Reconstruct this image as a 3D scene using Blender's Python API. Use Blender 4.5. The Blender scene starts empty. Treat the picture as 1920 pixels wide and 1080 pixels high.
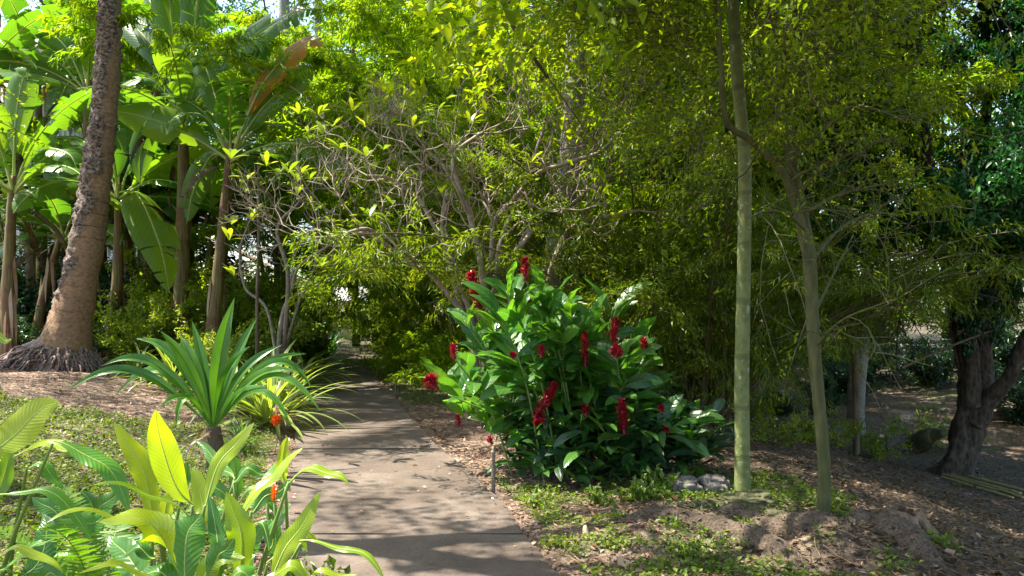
import bpy, math, random
import numpy as np
from mathutils import Vector

# ------------------------------------------------------------------ camera, light
SC = bpy.context.scene
F = 1507.0; CZ = 1.6; HY = 578.0
cam = bpy.data.cameras.new('camera'); cam_o = bpy.data.objects.new('camera', cam)
SC.collection.objects.link(cam_o); SC.camera = cam_o
cam_o.location = (0, 0, CZ); cam_o.rotation_euler = (math.radians(90), 0, 0)
cam.sensor_width = 36; cam.lens = 36 * F / 1920; cam.shift_y = (HY - 540) / 1920
cam.clip_start = .05; cam.clip_end = 2000

SUN_AZ = math.radians(-80); SUN_EL = math.radians(60)      # azimuth clockwise from +Y
w = bpy.data.worlds.new('World'); SC.world = w; w.use_nodes = True
nt = w.node_tree; nt.nodes.clear()
sky = nt.nodes.new('ShaderNodeTexSky'); sky.sky_type = 'NISHITA'; sky.sun_disc = False
sky.sun_elevation = SUN_EL; sky.sun_rotation = SUN_AZ
sky.dust_density = 2.0
bg = nt.nodes.new('ShaderNodeBackground'); bg.inputs[1].default_value = .13
wo = nt.nodes.new('ShaderNodeOutputWorld')
nt.links.new(sky.outputs[0], bg.inputs[0]); nt.links.new(bg.outputs[0], wo.inputs[0])
sl = bpy.data.lights.new('sun', 'SUN'); sl.energy = 5; sl.angle = math.radians(.45); sl.color = (1, .94, .82)
so = bpy.data.objects.new('sun', sl); SC.collection.objects.link(so)
sd = Vector((math.sin(SUN_AZ) * math.cos(SUN_EL), math.cos(SUN_AZ) * math.cos(SUN_EL), math.sin(SUN_EL)))
so.rotation_euler = (-sd).to_track_quat('-Z', 'Y').to_euler(); so.location = (0, 0, 30)
SC.view_settings.view_transform = 'Standard'; SC.view_settings.look = 'None'
SC.view_settings.exposure = 1.8; SC.view_settings.gamma = 1
SC.cycles.max_bounces = 8; SC.cycles.diffuse_bounces = 4; SC.cycles.transmission_bounces = 4
SC.cycles.glossy_bounces = 2; SC.cycles.caustics_reflective = False; SC.cycles.sample_clamp_indirect = 6
SC.cycles.use_denoising = True

# ------------------------------------------------------------------ maths helpers
def rngf(s): return np.random.default_rng(s)
def nz(v): return v / np.maximum(np.linalg.norm(v, axis=-1, keepdims=True), 1e-9)
def A(*a): return np.array(a, float)
def W(px, py, Y): return A((px - 960) / F * Y, Y, CZ - (py - HY) / F * Y)
def ss(t):
    t = np.clip(t, 0, 1); return t * t * (3 - 2 * t)
def _h(i, j, k):
    n = (i * 374761393 + j * 668265263 + k * 2147483647 * 3) & 0xffffffff
    n = ((n ^ (n >> 13)) * 1274126177) & 0xffffffff
    return ((n ^ (n >> 16)) & 0xffff) / 65535.0
def vn(p):                                   # value noise 0..1
    p = np.asarray(p, float); f = np.floor(p).astype(np.int64); t = p - f; t = t * t * (3 - 2 * t)
    r = 0
    for a in (0, 1):
        for b in (0, 1):
            for c in (0, 1):
                wgt = (t[..., 0] if a else 1 - t[..., 0]) * (t[..., 1] if b else 1 - t[..., 1]) * (t[..., 2] if c else 1 - t[..., 2])
                r = r + wgt * _h(f[..., 0] + a, f[..., 1] + b, f[..., 2] + c)
    return r
def n2(x, y, s, o=0.):
    return vn(np.stack([np.asarray(x) * s + 31.7 + o, np.asarray(y) * s + 17.3, np.full(np.shape(x), o + .5)], -1))
def catmull(P, n):
    P = np.asarray(P, float)
    if len(P) < 3:
        t = np.linspace(0, 1, n)[:, None]; return P[0] * (1 - t) + P[-1] * t
    Q = np.vstack([2 * P[0] - P[1], P, 2 * P[-1] - P[-2]])
    u = np.linspace(0, len(P) - 1 - 1e-6, n); i = u.astype(int); t = (u - i)[:, None]
    a, b, c, d = Q[i], Q[i + 1], Q[i + 2], Q[i + 3]
    return .5 * ((2 * b) + (c - a) * t + (2 * a - 5 * b + 4 * c - d) * t ** 2 + (3 * b - a - 3 * c + d) * t ** 3)

# path edges (ground metres)
YR = [-4, 2, 4.8, 6.75, 7.85, 9.2, 11.94, 16.4, 19, 21.5, 24.9, 32.6, 46]
XR = [1.6, .85, .271, -.134, -.417, -.855, -1.54, -2.56, -3.25, -4.0, -4.75, -6.7, -10.5]
YL = [-4, 2, 4.8, 7.49, 10.86, 13.25, 21.5, 27, 32.6, 46]
XL = [-.2, -.85, -1.42, -2.06, -2.92, -3.47, -5.45, -6.7, -8.1, -12]
def xr(y): return np.interp(y, YR, XR)
def xl(y): return np.interp(y, YL, XL)
def stream_x(y): return 11.8 - .8 * np.maximum(0, y - 20)
def ground(x, y):
    x = np.asarray(x, float); y = np.asarray(y, float)
    dl = xl(y) - x; dr = x - xr(y)
    z = .55 * ss(dl / 4.5) + .25 * ss((dl - 4) / 4)
    z = z - 1.2 * ss((x - 2.3) / 5.5)
    off = ss(np.minimum(np.maximum(dl, dr), 1.) / .8)
    z = z + off * (.16 * (n2(x, y, .55) - .5) + .06 * (n2(x, y, 2.1, 3) - .5) + .025 * (n2(x, y, 7, 9) - .5))
    z = z + .17 * np.exp(-(((x - 2.15) / .45) ** 2 + ((y - 5.15) / .3) ** 2)) + .10 * np.exp(-(((x - .95) / .5) ** 2 + ((y - 5.55) / .35) ** 2))
    z = z + .07 * np.exp(-(((x - 1.5) / .9) ** 2 + ((y - 6.3) / .35) ** 2))
    sx = stream_x(y); ds = np.abs(x - sx)
    far = ss((x - sx - 1.8) / 6) * np.where(x > sx, 1, 0)
    z = z + far * .45 + far * .9 * ss((y - 31.6) / .8)
    k = 1 - ss((ds - .7) / 1.5)
    z = z * (1 - k) + (-1.8) * k
    inside = (dl < 0.03) & (dr < 0.03)
    z = np.where(inside, -.03, z)
    return z
def gz(x, y): return float(ground(x, y))
def grassmask(x, y):
    x = np.asarray(x, float); y = np.asarray(y, float)
    dl = xl(y) - x; dr = x - xr(y)
    m = np.zeros(np.shape(x))
    n = n2(x, y, 1.1, 4) * .6 + n2(x, y, 3.7, 6) * .4
    m = np.maximum(m, (dl > .25) * (y < 10.4) * (y > 3) * ss((n + .32 * ss((10.4 - y) / 2) + .1 - .45) / .15) * .95)
    m = np.maximum(m, (dl > .0) * (y >= 10.4) * ss((n - .68) / .1) * .5)
    m = np.maximum(m, (dr > .1) * (dr < 1.4 + .1 * y) * (y > 13) * ss((n - .38) / .12))
    m = np.maximum(m, (dr > .15) * (x < 2.6) * (y < 7.6) * ss((n - .45) / .1) * .9)
    m = np.maximum(m, (x > 3) * ss((n - .62) / .1) * .5 * (y > 11))
    m = np.maximum(m, (x > stream_x(y) + 2.0) * ss((n - .45) / .12) * .7)
    return np.clip(m, 0, 1)

# ------------------------------------------------------------------ mesh builder
class MB:
    def __init__(s, smooth=False): s.V = []; s.F = []; s.S = []; s.n = 0; s.smooth = smooth
    def add(s, V, Fc, st=None):
        V = np.asarray(V, float).reshape(-1, 3)
        Fc = Fc if isinstance(Fc, list) else [Fc]
        for f in Fc:
            if len(f): s.F.append(np.asarray(f, np.int64) + s.n)
        s.V.append(V); s.S.append(np.zeros((len(V), 3)) if st is None else np.asarray(st, float).reshape(-1, 3))
        s.n += len(V)
    def mesh(s, name, extra=None):
        V = np.vstack(s.V); S = np.vstack(s.S)
        me = bpy.data.meshes.new(name)
        lv = np.concatenate([f.ravel() for f in s.F]); tot = np.concatenate([np.full(len(f), f.shape[1]) for f in s.F])
        start = np.concatenate([[0], np.cumsum(tot)[:-1]])
        me.vertices.add(len(V)); me.vertices.foreach_set('co', V.astype(np.float32).ravel())
        me.loops.add(len(lv)); me.loops.foreach_set('vertex_index', lv.astype(np.int32))
        me.polygons.add(len(tot)); me.polygons.foreach_set('loop_start', start.astype(np.int32))
        try: me.polygons.foreach_set('loop_total', tot.astype(np.int32))
        except Exception: pass
        if s.smooth: me.polygons.foreach_set('use_smooth', np.ones(len(tot), bool))
        a = me.attributes.new('st', 'FLOAT_VECTOR', 'POINT'); a.data.foreach_set('vector', S.astype(np.float32).ravel())
        if extra is not None:
            b = me.attributes.new('gm', 'FLOAT', 'POINT'); b.data.foreach_set('value', np.asarray(extra, np.float32))
        me.update(calc_edges=True); me.validate()
        return me
    def build(s, name, mat, parent=None, extra=None, origin=None):
        if origin is not None:
            for v in s.V: v -= np.asarray(origin)
        o = bpy.data.objects.new(name, s.mesh(name, extra)); o.data.materials.append(mat)
        SC.collection.objects.link(o)
        if parent is not None: o.parent = parent
        if origin is not None: o.location = tuple(origin)
        return o
def tag(o, label, cat, group=None, kind=None):
    if label: o['label'] = label
    if cat: o['category'] = cat
    if group: o['group'] = group
    if kind: o['kind'] = kind
    return o
def empty(name, loc, label, cat, group=None, rz=0, sc=1):
    o = bpy.data.objects.new(name, None); SC.collection.objects.link(o)
    o.location = tuple(loc); o.rotation_euler = (0, 0, rz); o.scale = (sc,) * 3; o.empty_display_size = .2
    return tag(o, label, cat, group)
class Thing:                                  # root empty; parts are given in world coordinates
    def __init__(s, name, base, label, cat, group=None):
        s.b = np.asarray(base, float); s.o = empty(name, s.b, label, cat, group)
    def part(s, mb, name, mat, parent=None, label=None):
        if not mb.V: return None
        for i in range(len(mb.V)): mb.V[i] = mb.V[i] - s.b
        p = mb.build(name, mat, parent or s.o)
        if label: p['label'] = label
        return p
def copy_tree(o, parent=None):
    c = o.copy(); SC.collection.objects.link(c)
    if parent: c.parent = parent
    for ch in list(o.children): copy_tree(ch, c)
    return c
def place(proto, x, y, rz, sc, label, group=None, z=None, zs=None):
    c = copy_tree(proto); c.location = (x, y, (gz(x, y) if z is None else z)); c.rotation_euler = (0, 0, rz)
    c.scale = (sc, sc, zs or sc); c['label'] = label
    if group: c['group'] = group
    return c
def first(proto, x, y, rz, sc, label, group=None, zs=None):
    proto.location = (x, y, gz(x, y)); proto.rotation_euler = (0, 0, rz); proto.scale = (sc, sc, zs or sc)
    proto['label'] = label
    if group: proto['group'] = group

def tube(mb, P, R, sides=8, seed=0, rough=0., cap=True, nf=6.):
    P = np.asarray(P, float); n = len(P); R = np.broadcast_to(np.asarray(R, float), (n,)).copy()
    T = nz(np.gradient(P, axis=0)); m = nz(T.mean(0)); ref = A(0, 1, 0) if abs(m[1]) < .7 else A(1, 0, 0)
    N1 = nz(np.cross(T, ref)); N2 = np.cross(T, N1)
    a = np.linspace(0, 2 * math.pi, sides, endpoint=False)
    ring = np.cos(a)[None, :, None] * N1[:, None] + np.sin(a)[None, :, None] * N2[:, None]
    rr = R[:, None, None]
    V = P[:, None] + ring * rr
    if rough:
        q = V * (nf / max(R.max(), 1e-3) * .16)
        V = P[:, None] + ring * rr * (1 + rough * (vn(q + seed) * 2 - 1 + .5 * (vn(q * 2.7 + seed) * 2 - 1)))[..., None]
    L = np.concatenate([[0], np.cumsum(np.linalg.norm(np.diff(P, axis=0), axis=1))])
    st = np.stack([np.broadcast_to(a / (2 * math.pi), (n, sides)), np.broadcast_to(L[:, None], (n, sides)), np.full((n, sides), (seed * .6180339) % 1)], -1)
    i = np.arange(n - 1)[:, None] * sides; j = np.arange(sides)[None]; j2 = (j + 1) % sides
    Fq = np.stack([i + j, i + j2, i + sides + j2, i + sides + j], -1).reshape(-1, 4)
    Fs = [Fq]
    if cap and R[-1] > .004: Fs.append(((n - 1) * sides + np.arange(sides))[None])
    mb.add(V, Fs, st)
def leaves(mb, P, D, N, L, Wd, fold=.25, curl=.1, rz=None, seed=0):
    P = np.asarray(P, float); n = len(P)
    L = np.broadcast_to(L, (n,))[:, None]; Wd = np.broadcast_to(Wd, (n,))[:, None]
    D = nz(D); S = nz(np.cross(D, N)); U = np.cross(S, D)
    m = P + D * L * .45
    V = np.stack([P, m + S * Wd * .5 + U * Wd * fold, P + D * L - U * L * curl, m - S * Wd * .5 + U * Wd * fold], 1)
    r = rngf(seed).random(n) if rz is None else rz
    st = np.zeros((n, 4, 3)); st[:, 1, 0] = 1; st[:, 3, 0] = -1; st[:, 2, 1] = 1; st[:, (1, 3), 1] = .45; st[:, :, 2] = r[:, None]
    b = np.arange(n)[:, None] * 4
    mb.add(V, np.concatenate([b + A(0, 1, 2).astype(int), b + A(0, 2, 3).astype(int)]), st)
def randdir(r, n): return nz(r.normal(size=(n, 3)))
def spray(mb, pts, dirs, per, L, Wd, spread, droop=.3, outward=.6, seed=0, jitter=.35, flat=0):
    """leaves in clumps around twig points"""
    r = rngf(seed); n = len(pts); P = np.repeat(np.asarray(pts), per, 0); D0 = np.repeat(np.asarray(dirs), per, 0)
    off = randdir(r, n * per) * (r.random((n * per, 1)) ** .5) * spread
    if flat: off[:, 2] *= flat
    cl = np.repeat(r.random(n), per)
    D = nz(D0 * outward + randdir(r, n * per) * .8 + A(0, 0, -droop))
    N = nz(randdir(r, n * per) * .7 + A(0, 0, 1))
    s = 1 + jitter * (r.random(n * per) * 2 - 1)
    leaves(mb, P + off, D, N, L * s, Wd * s, rz=np.clip(cl * .5 + r.random(n * per) * .5, 0, 1), curl=.12)

def lamina(mb, P, width, normal, fold=.25, tear=0, seed=0, cols=3, wav=.0, rnd=None, start=.0):
    """big leaf: a blade on both sides of the spine P; tear>0 splits it into strips"""
    r = rngf(seed); P = np.asarray(P, float); n = len(P) - 1
    T = nz(np.gradient(P, axis=0)); normal = np.asarray(normal, float)
    S = nz(np.cross(T, normal)); N = np.cross(S, T)
    t = np.linspace(0, 1, n + 1); rv = r.random() if rnd is None else rnd
    L = np.linalg.norm(np.diff(P, axis=0), axis=1).sum()
    for sgn in (-1, 1):
        i0 = int(start * n); ph = r.random() * 6
        while i0 < n:
            i1 = n if not tear else min(n, i0 + int(r.integers(1, max(2, tear) + 1)))
            idx = np.arange(i0, i1 + 1)
            a = fold + (r.normal() * .16 if tear else 0) - (.35 * r.random() if tear and r.random() < .3 else 0)
            c = np.linspace(0, 1, cols + 1)
            wv = width[idx][:, None] * c[None]
            ang = a - (c[None] * (.5 if tear else .15)) + 0 * wv
            if wav: ang = ang + wav * c[None] ** 2 * np.sin(t[idx][:, None] * 17 + ph)
            sh = 0
            if tear and i1 - i0 >= 1:
                mid = (idx[0] + idx[-1]) / 2
                sh = ((mid - idx) / n * L * .12)[:, None, None] * c[None, :, None] * T[idx][:, None] + T[idx][:, None] * (c[None, :, None] * width[idx][:, None, None] * .22)
            V = P[idx][:, None] + sgn * S[idx][:, None] * (wv * np.cos(ang))[..., None] + N[idx][:, None] * (wv * np.sin(ang))[..., None] + sh
            k = cols + 1; m = len(idx)
            st = np.stack([np.broadcast_to(sgn * c[None], (m, k)), np.broadcast_to(t[idx][:, None], (m, k)), np.full((m, k), rv)], -1)
            a0 = np.arange(m - 1)[:, None] * k; b0 = np.arange(k - 1)[None]
            Fq = np.stack([a0 + b0, a0 + b0 + 1, a0 + b0 + k + 1, a0 + b0 + k], -1).reshape(-1, 4)
            mb.add(V, Fq if sgn > 0 else Fq[:, ::-1], st)
            i0 = i1
def wprof(n, w, base=.12, peak=.5, sharp=1.):
    t = np.linspace(0, 1, n + 1); u = np.clip((t - base) / (1 - base), 0, 1)
    v = np.where(u < peak, np.sin(u / peak * math.pi / 2) ** .75, np.cos((u - peak) / (1 - peak) * math.pi / 2) ** (.75 * sharp))
    return np.maximum(v, 0) * w + .0008
def arch(p, az, el, L, droop, n=14):
    """spine leaving p at azimuth az and elevation el and bending down"""
    s = np.linspace(0, 1, n + 1); e = el - droop * s ** 1.3
    d = np.stack([np.cos(az) * np.cos(e), np.sin(az) * np.cos(e), np.sin(e)], -1) * (L / n)
    P = np.vstack([p, p + np.cumsum((d[:-1] + d[1:]) / 2, 0)])
    return P

# ------------------------------------------------------------------ materials
def newmat(name):
    m = bpy.data.materials.new(name); m.use_nodes = True; nt = m.node_tree
    for n in list(nt.nodes): nt.nodes.remove(n)
    out = nt.nodes.new('ShaderNodeOutputMaterial')
    return m, nt, out
def nd(nt, t, **kw):
    n = nt.nodes.new('ShaderNode' + t)
    for k, v in kw.items():
        if k.startswith('i_'):
            key = k[2:]; key = int(key) if key.isdigit() else key.replace('_', ' ')
            if isinstance(v, bpy.types.NodeSocket): nt.links.new(v, n.inputs[key])
            else: n.inputs[key].default_value = v
        else: setattr(n, k, v)
    return n
def ramp(nt, fac, stops):
    n = nt.nodes.new('ShaderNodeValToRGB'); e = n.color_ramp.elements
    while len(e) > 2: e.remove(e[-1])
    for i, (p, c) in enumerate(stops):
        el = e[i] if i < 2 else e.new(p)
        el.position = p; el.color = (*c, 1) if len(c) == 3 else c
    nt.links.new(fac, n.inputs[0]); return n.outputs[0]
def mix(nt, f, a, b, bt='MIX'):
    n = nt.nodes.new('ShaderNodeMix'); n.data_type = 'RGBA'; n.blend_type = bt
    for s, v in ((n.inputs[0], f), (n.inputs[6], a), (n.inputs[7], b)):
        if isinstance(v, bpy.types.NodeSocket): nt.links.new(v, s)
        else: s.default_value = v if not isinstance(v, tuple) else (*v, 1) if len(v) == 3 else v
    return n.outputs[2]
def mth(nt, op, a, b=0., c=0.):
    n = nt.nodes.new('ShaderNodeMath'); n.operation = op
    for s, v in zip(n.inputs, (a, b, c)):
        if isinstance(v, bpy.types.NodeSocket): nt.links.new(v, s)
        else: s.default_value = v
    return n.outputs[0]
def stn(nt):
    a = nd(nt, 'Attribute', attribute_name='st'); s = nd(nt, 'SeparateXYZ', i_0=a.outputs['Vector']); return s.outputs
def leafmat(name, cols, trans=.45, tcol=1., rough=.42, spec=.5, veins=0, rib=None, dry=0., dryc=(.30, .16, .05), noise=1.2, stripe=None, tyel=(1.5, 1.45, .35)):
    m, nt, out = newmat(name); x, y, z = stn(nt)
    geo = nd(nt, 'NewGeometry')
    n = nd(nt, 'TexNoise', i_Vector=geo.outputs['Position'], i_Scale=noise, i_Detail=3.)
    f = mth(nt, 'ADD', mth(nt, 'MULTIPLY', z, .6), mth(nt, 'MULTIPLY', mth(nt, 'SUBTRACT', n.outputs[0], .3), .9))
    k = len(cols); col = ramp(nt, f, [(i / (k - 1), c) for i, c in enumerate(cols)])
    ax = mth(nt, 'ABSOLUTE', x); bump = None
    if veins:
        vv = mth(nt, 'SINE', mth(nt, 'ADD', mth(nt, 'MULTIPLY', mth(nt, 'ADD', y, mth(nt, 'MULTIPLY', ax, -.14)), veins), mth(nt, 'MULTIPLY', n.outputs[0], 14.)))
        col = mix(nt, mth(nt, 'MULTIPLY', mth(nt, 'ADD', vv, 1.), .03), col, tuple(min(1, c * 2.2) for c in cols[-1]))
        bp = nd(nt, 'Bump', i_Strength=.2, i_Distance=.003, i_Height=vv); bump = bp.outputs[0]
    if stripe:
        s = mth(nt, 'SINE', mth(nt, 'MULTIPLY', x, 9.)); s2 = ramp(nt, s, [(.35, (0, 0, 0)), (.65, (1, 1, 1))])
        col = mix(nt, s2, col, stripe)
    if rib:
        rb = ramp(nt, ax, [(.03, (1, 1, 1)), (.09, (0, 0, 0))]); col = mix(nt, mth(nt, 'MULTIPLY', rb, .7), col, rib)
    if dry:
        dn = nd(nt, 'TexNoise', i_Vector=geo.outputs['Position'], i_Scale=2.6, i_Detail=4.)
        q = mth(nt, 'ADD', mth(nt, 'MULTIPLY', y, .35), mth(nt, 'ADD', mth(nt, 'MULTIPLY', ax, .22), dn.outputs[0]))
        q = mth(nt, 'ADD', q, mth(nt, 'MULTIPLY', z, .15))
        dm = ramp(nt, q, [(1.12 - dry, (0, 0, 0)), (min(1, 1.2 - dry), (1, 1, 1))]); col = mix(nt, dm, col, dryc)
    p = nd(nt, 'BsdfPrincipled', i_Base_Color=col, i_Roughness=rough); p.inputs['Specular IOR Level'].default_value = spec
    tc = mix(nt, 1., col, tuple(c * tcol for c in tyel), 'MULTIPLY')
    t = nd(nt, 'BsdfTranslucent', i_Color=tc)
    if bump: nt.links.new(bump, p.inputs['Normal'])
    a = nd(nt, 'AddShader') if False else nd(nt, 'MixShader', i_0=trans, i_1=p.outputs[0], i_2=t.outputs[0])
    nt.links.new(a.outputs[0], out.inputs[0]); return m
def barkmat(name, dark, mid, light, scale=8., stretch=(1, 1, .25), bump=.6, dist=.02, rough=.85, rings=0., ringc=(.06, .04, .03), patch=None, patchc=None, lichen=.0, pscale=1.5):
    m, nt, out = newmat(name); x, y, z = stn(nt)
    tc = nd(nt, 'TexCoord'); mp = nd(nt, 'Mapping', i_Vector=tc.outputs['Object'], i_Scale=stretch)
    n = nd(nt, 'TexNoise', i_Vector=mp.outputs[0], i_Scale=scale, i_Detail=8., i_Roughness=.65)
    v = nd(nt, 'TexVoronoi', i_Vector=mp.outputs[0], i_Scale=scale * 2.2)
    nf_ = nd(nt, 'TexNoise', i_Vector=mp.outputs[0], i_Scale=max(38., scale * 4.5), i_Detail=6., i_Roughness=.7)
    h = mth(nt, 'ADD', mth(nt, 'ADD', mth(nt, 'MULTIPLY', n.outputs[0], .45), mth(nt, 'MULTIPLY', v.outputs[0], .3)), mth(nt, 'MULTIPLY', nf_.outputs[0], .4))
    col = ramp(nt, h, [(.28, dark), (.5, mid), (.8, light)])
    if patch:
        pn = nd(nt, 'TexNoise', i_Vector=tc.outputs['Object'], i_Scale=pscale, i_Detail=5.)
        col = mix(nt, ramp(nt, pn.outputs[0], [(patch, (0, 0, 0)), (patch + .08, (1, 1, 1))]), col, patchc)
    if rings:
        wn = nd(nt, 'TexNoise', i_Vector=tc.outputs['Object'], i_Scale=3., i_Detail=2.)
        s = mth(nt, 'SINE', mth(nt, 'ADD', mth(nt, 'MULTIPLY', y, rings), mth(nt, 'MULTIPLY', wn.outputs[0], 3.)))
        rm = ramp(nt, s, [(.9, (0, 0, 0)), (.98, (1, 1, 1))]); col = mix(nt, mth(nt, 'MULTIPLY', rm, .75), col, ringc)
        h = mth(nt, 'SUBTRACT', h, mth(nt, 'MULTIPLY', rm, .4))
    p = nd(nt, 'BsdfPrincipled', i_Base_Color=col, i_Roughness=rough)
    b = nd(nt, 'Bump', i_Strength=bump, i_Distance=dist, i_Height=h); nt.links.new(b.outputs[0], p.inputs['Normal'])
    nt.links.new(p.outputs[0], out.inputs[0]); return m
def plain(name, c, rough=.6, var=.25, scale=6., bump=.15, dist=.01):
    return barkmat(name, tuple(a * (1 - var) for a in c), c, tuple(min(1, a * (1 + var)) for a in c), scale, (1, 1, 1), bump, dist, rough)

M = {}
M['bamboo_leaf'] = leafmat('bamboo leaf', [(.05, .12, .006), (.13, .23, .008), (.22, .31, .012), (.33, .36, .02)], .55, 1.45, .5, .22)
M['olive_leaf'] = leafmat('olive bamboo leaf', [(.035, .075, .006), (.085, .145, .008), (.16, .21, .012), (.26, .24, .05)], .45, 1.3, .38, .4)
M['fine_leaf'] = leafmat('fine tree leaf', [(.06, .12, .005), (.13, .21, .007), (.21, .27, .01), (.28, .26, .02)], .52, 1.3, .45, .25)
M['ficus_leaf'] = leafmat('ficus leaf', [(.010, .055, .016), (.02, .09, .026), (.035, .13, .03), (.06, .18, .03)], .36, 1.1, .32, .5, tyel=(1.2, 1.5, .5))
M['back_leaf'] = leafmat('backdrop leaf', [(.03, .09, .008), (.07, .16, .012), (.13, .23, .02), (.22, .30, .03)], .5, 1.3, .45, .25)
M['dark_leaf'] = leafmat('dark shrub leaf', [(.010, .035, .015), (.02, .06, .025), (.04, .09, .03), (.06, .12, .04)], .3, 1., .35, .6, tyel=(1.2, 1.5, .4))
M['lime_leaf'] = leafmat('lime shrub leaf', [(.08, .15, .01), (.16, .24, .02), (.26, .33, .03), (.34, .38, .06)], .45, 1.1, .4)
M['banana'] = leafmat('banana leaf', [(.03, .10, .015), (.055, .15, .02), (.10, .20, .02), (.17, .25, .025)], .45, 1.25, .3, .6, veins=170, rib=(.35, .38, .12), dry=.05, noise=.5)
M['banana_dry'] = leafmat('banana leaf drying at its tip', [(.07, .13, .015), (.12, .19, .02), (.16, .22, .025)], .5, 1.3, .4, .5, veins=170, rib=(.35, .38, .12), dry=.37, dryc=(.42, .19, .03), noise=.5, tyel=(1.5, 1.3, .5))
M['rib'] = plain('leaf midrib', (.28, .38, .06), .4)
M['helic'] = leafmat('heliconia leaf', [(.07, .20, .01), (.17, .30, .015), (.30, .40, .02), (.42, .48, .03)], .5, 1.2, .24, .7, veins=150, rib=(.45, .5, .12), dry=.05, noise=2.)
M['helic_green'] = leafmat('green heliconia leaf', [(.025, .10, .015), (.05, .16, .02), (.09, .24, .02), (.14, .30, .03)], .4, 1.2, .28, .65, veins=100, rib=(.2, .3, .08), dry=.04, noise=2.)
M['ginger_leaf'] = leafmat('ginger leaf', [(.02, .085, .025), (.04, .14, .03), (.08, .20, .03), (.14, .28, .03)], .45, 1.3, .3, .6, veins=60, rib=(.15, .25, .06), noise=2.)
M['dracaena'] = leafmat('dracaena leaf', [(.035, .12, .012), (.06, .17, .016), (.11, .25, .025)], .4, 1.3, .27, .55, rib=(.012, .045, .01), dry=.03, noise=2.)
M['strap'] = leafmat('variegated strap leaf', [(.07, .16, .02), (.14, .24, .03), (.24, .32, .05)], .4, 1.1, .3, .6, noise=2., stripe=(.42, .45, .22))
M['palm_leaf'] = leafmat('palm frond leaflet', [(.03, .08, .015), (.06, .13, .02), (.12, .18, .03)], .4, 1.2, .3, .6)
M['herb'] = leafmat('ground herb', [(.045, .10, .01), (.10, .17, .015), (.17, .24, .025), (.25, .28, .04)], .4, 1.1, .5)
M['fern'] = leafmat('fern', [(.05, .14, .01), (.10, .22, .02), (.16, .30, .03)], .45, 1.2, .5)
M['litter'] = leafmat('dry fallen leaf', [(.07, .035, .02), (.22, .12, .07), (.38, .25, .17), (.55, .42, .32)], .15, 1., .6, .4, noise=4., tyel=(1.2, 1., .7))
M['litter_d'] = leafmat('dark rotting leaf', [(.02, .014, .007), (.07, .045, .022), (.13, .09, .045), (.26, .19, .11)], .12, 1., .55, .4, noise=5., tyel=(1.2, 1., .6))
M['vine'] = leafmat('hanging vine leaf', [(.008, .05, .02), (.015, .085, .03), (.03, .12, .03)], .3, 1.1, .35, .6)
M['coco'] = barkmat('coconut bark', (.018, .011, .008), (.15, .095, .062), (.36, .28, .21), 5., (2.2, 2.2, 3.2), 1., .05, .9, rings=26., ringc=(.03, .018, .012))
M['coco_smooth'] = barkmat('smooth coconut bark', (.12, .065, .035), (.30, .18, .10), (.42, .29, .18), 6., (1, 1, 2.5), .5, .02, .8, rings=24., ringc=(.06, .03, .018))
M['rootmat'] = barkmat('fibrous palm root', (.02, .012, .008), (.14, .09, .07), (.38, .29, .25), 14., (1, 1, 1), 1., .03)
M['smooth'] = barkmat('smooth green bark', (.06, .08, .014), (.13, .155, .04), (.21, .23, .08), 9., (1, 1, .8), .6, .012, .7, rings=14., ringc=(.09, .11, .03), patch=.62, patchc=(.36, .37, .24), pscale=16.)
M['branch'] = barkmat('ridged olive bark', (.022, .024, .007), (.06, .064, .017), (.12, .115, .035), 11., (1, 1, .22), .9, .012, .85)
M['frangi'] = barkmat('frangipani bark', (.08, .056, .036), (.21, .16, .115), (.37, .30, .235), 7., (1, 1, 1), .45, .01, .75)
M['ficus'] = barkmat('ficus bark', (.008, .006, .004), (.04, .03, .02), (.17, .125, .09), 5., (1.6, 1.6, .7), 1., .06, .9)
M['greybark'] = barkmat('grey bark', (.05, .045, .035), (.19, .175, .14), (.38, .36, .31), 7., (1, 1, 2.), .8, .02, .9)
M['brownbark'] = barkmat('brown bark', (.03, .02, .012), (.10, .07, .04), (.2, .15, .09), 5., (1, 1, .3), .8, .03, .9)
M['banstem'] = barkmat('banana stem', (.018, .010, .005), (.11, .07, .02), (.23, .20, .05), 5., (3.4, 3.4, .16), .9, .03, .6, patch=.50, patchc=(.13, .06, .02), pscale=5.)
M['stem'] = plain('green stem', (.13, .20, .04), .5)
M['petiole'] = plain('pale petiole', (.30, .36, .11), .45)
M['culm_y'] = barkmat('yellow bamboo culm', (.16, .13, .03), (.32, .26, .06), (.42, .37, .12), 3., (1, 1, .3), .3, .01, .45, rings=16., ringc=(.10, .08, .04))
M['culm_d'] = barkmat('dark bamboo culm', (.03, .025, .012), (.08, .065, .025), (.14, .12, .05), 3., (1, 1, .3), .3, .01, .5, rings=16., ringc=(.15, .13, .08))
M['rock'] = barkmat('weathered rock', (.03, .026, .022), (.12, .105, .09), (.27, .24, .215), 5., (1, 1, 1), .9, .04, .9, patch=.62, patchc=(.07, .09, .03), pscale=4.)
M['wood'] = barkmat('rotten wood', (.03, .02, .012), (.15, .09, .05), (.34, .24, .15), 8., (1, 1, .3), .9, .03)
M['moss'] = barkmat('mossy log', (.02, .02, .008), (.06, .06, .02), (.12, .12, .05), 8., (1, 1, .6), .9, .03)
M['drywood'] = plain('pale dry stick', (.58, .46, .26), .6, .3, 9.)
M['polemat'] = plain('cut bamboo pole', (.30, .27, .12), .5, .3, 9.)
M['rust'] = barkmat('rusty pipe', (.07, .045, .03), (.17, .12, .08), (.27, .22, .17), 30., (1, 1, 1), .4, .004, .7)
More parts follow.
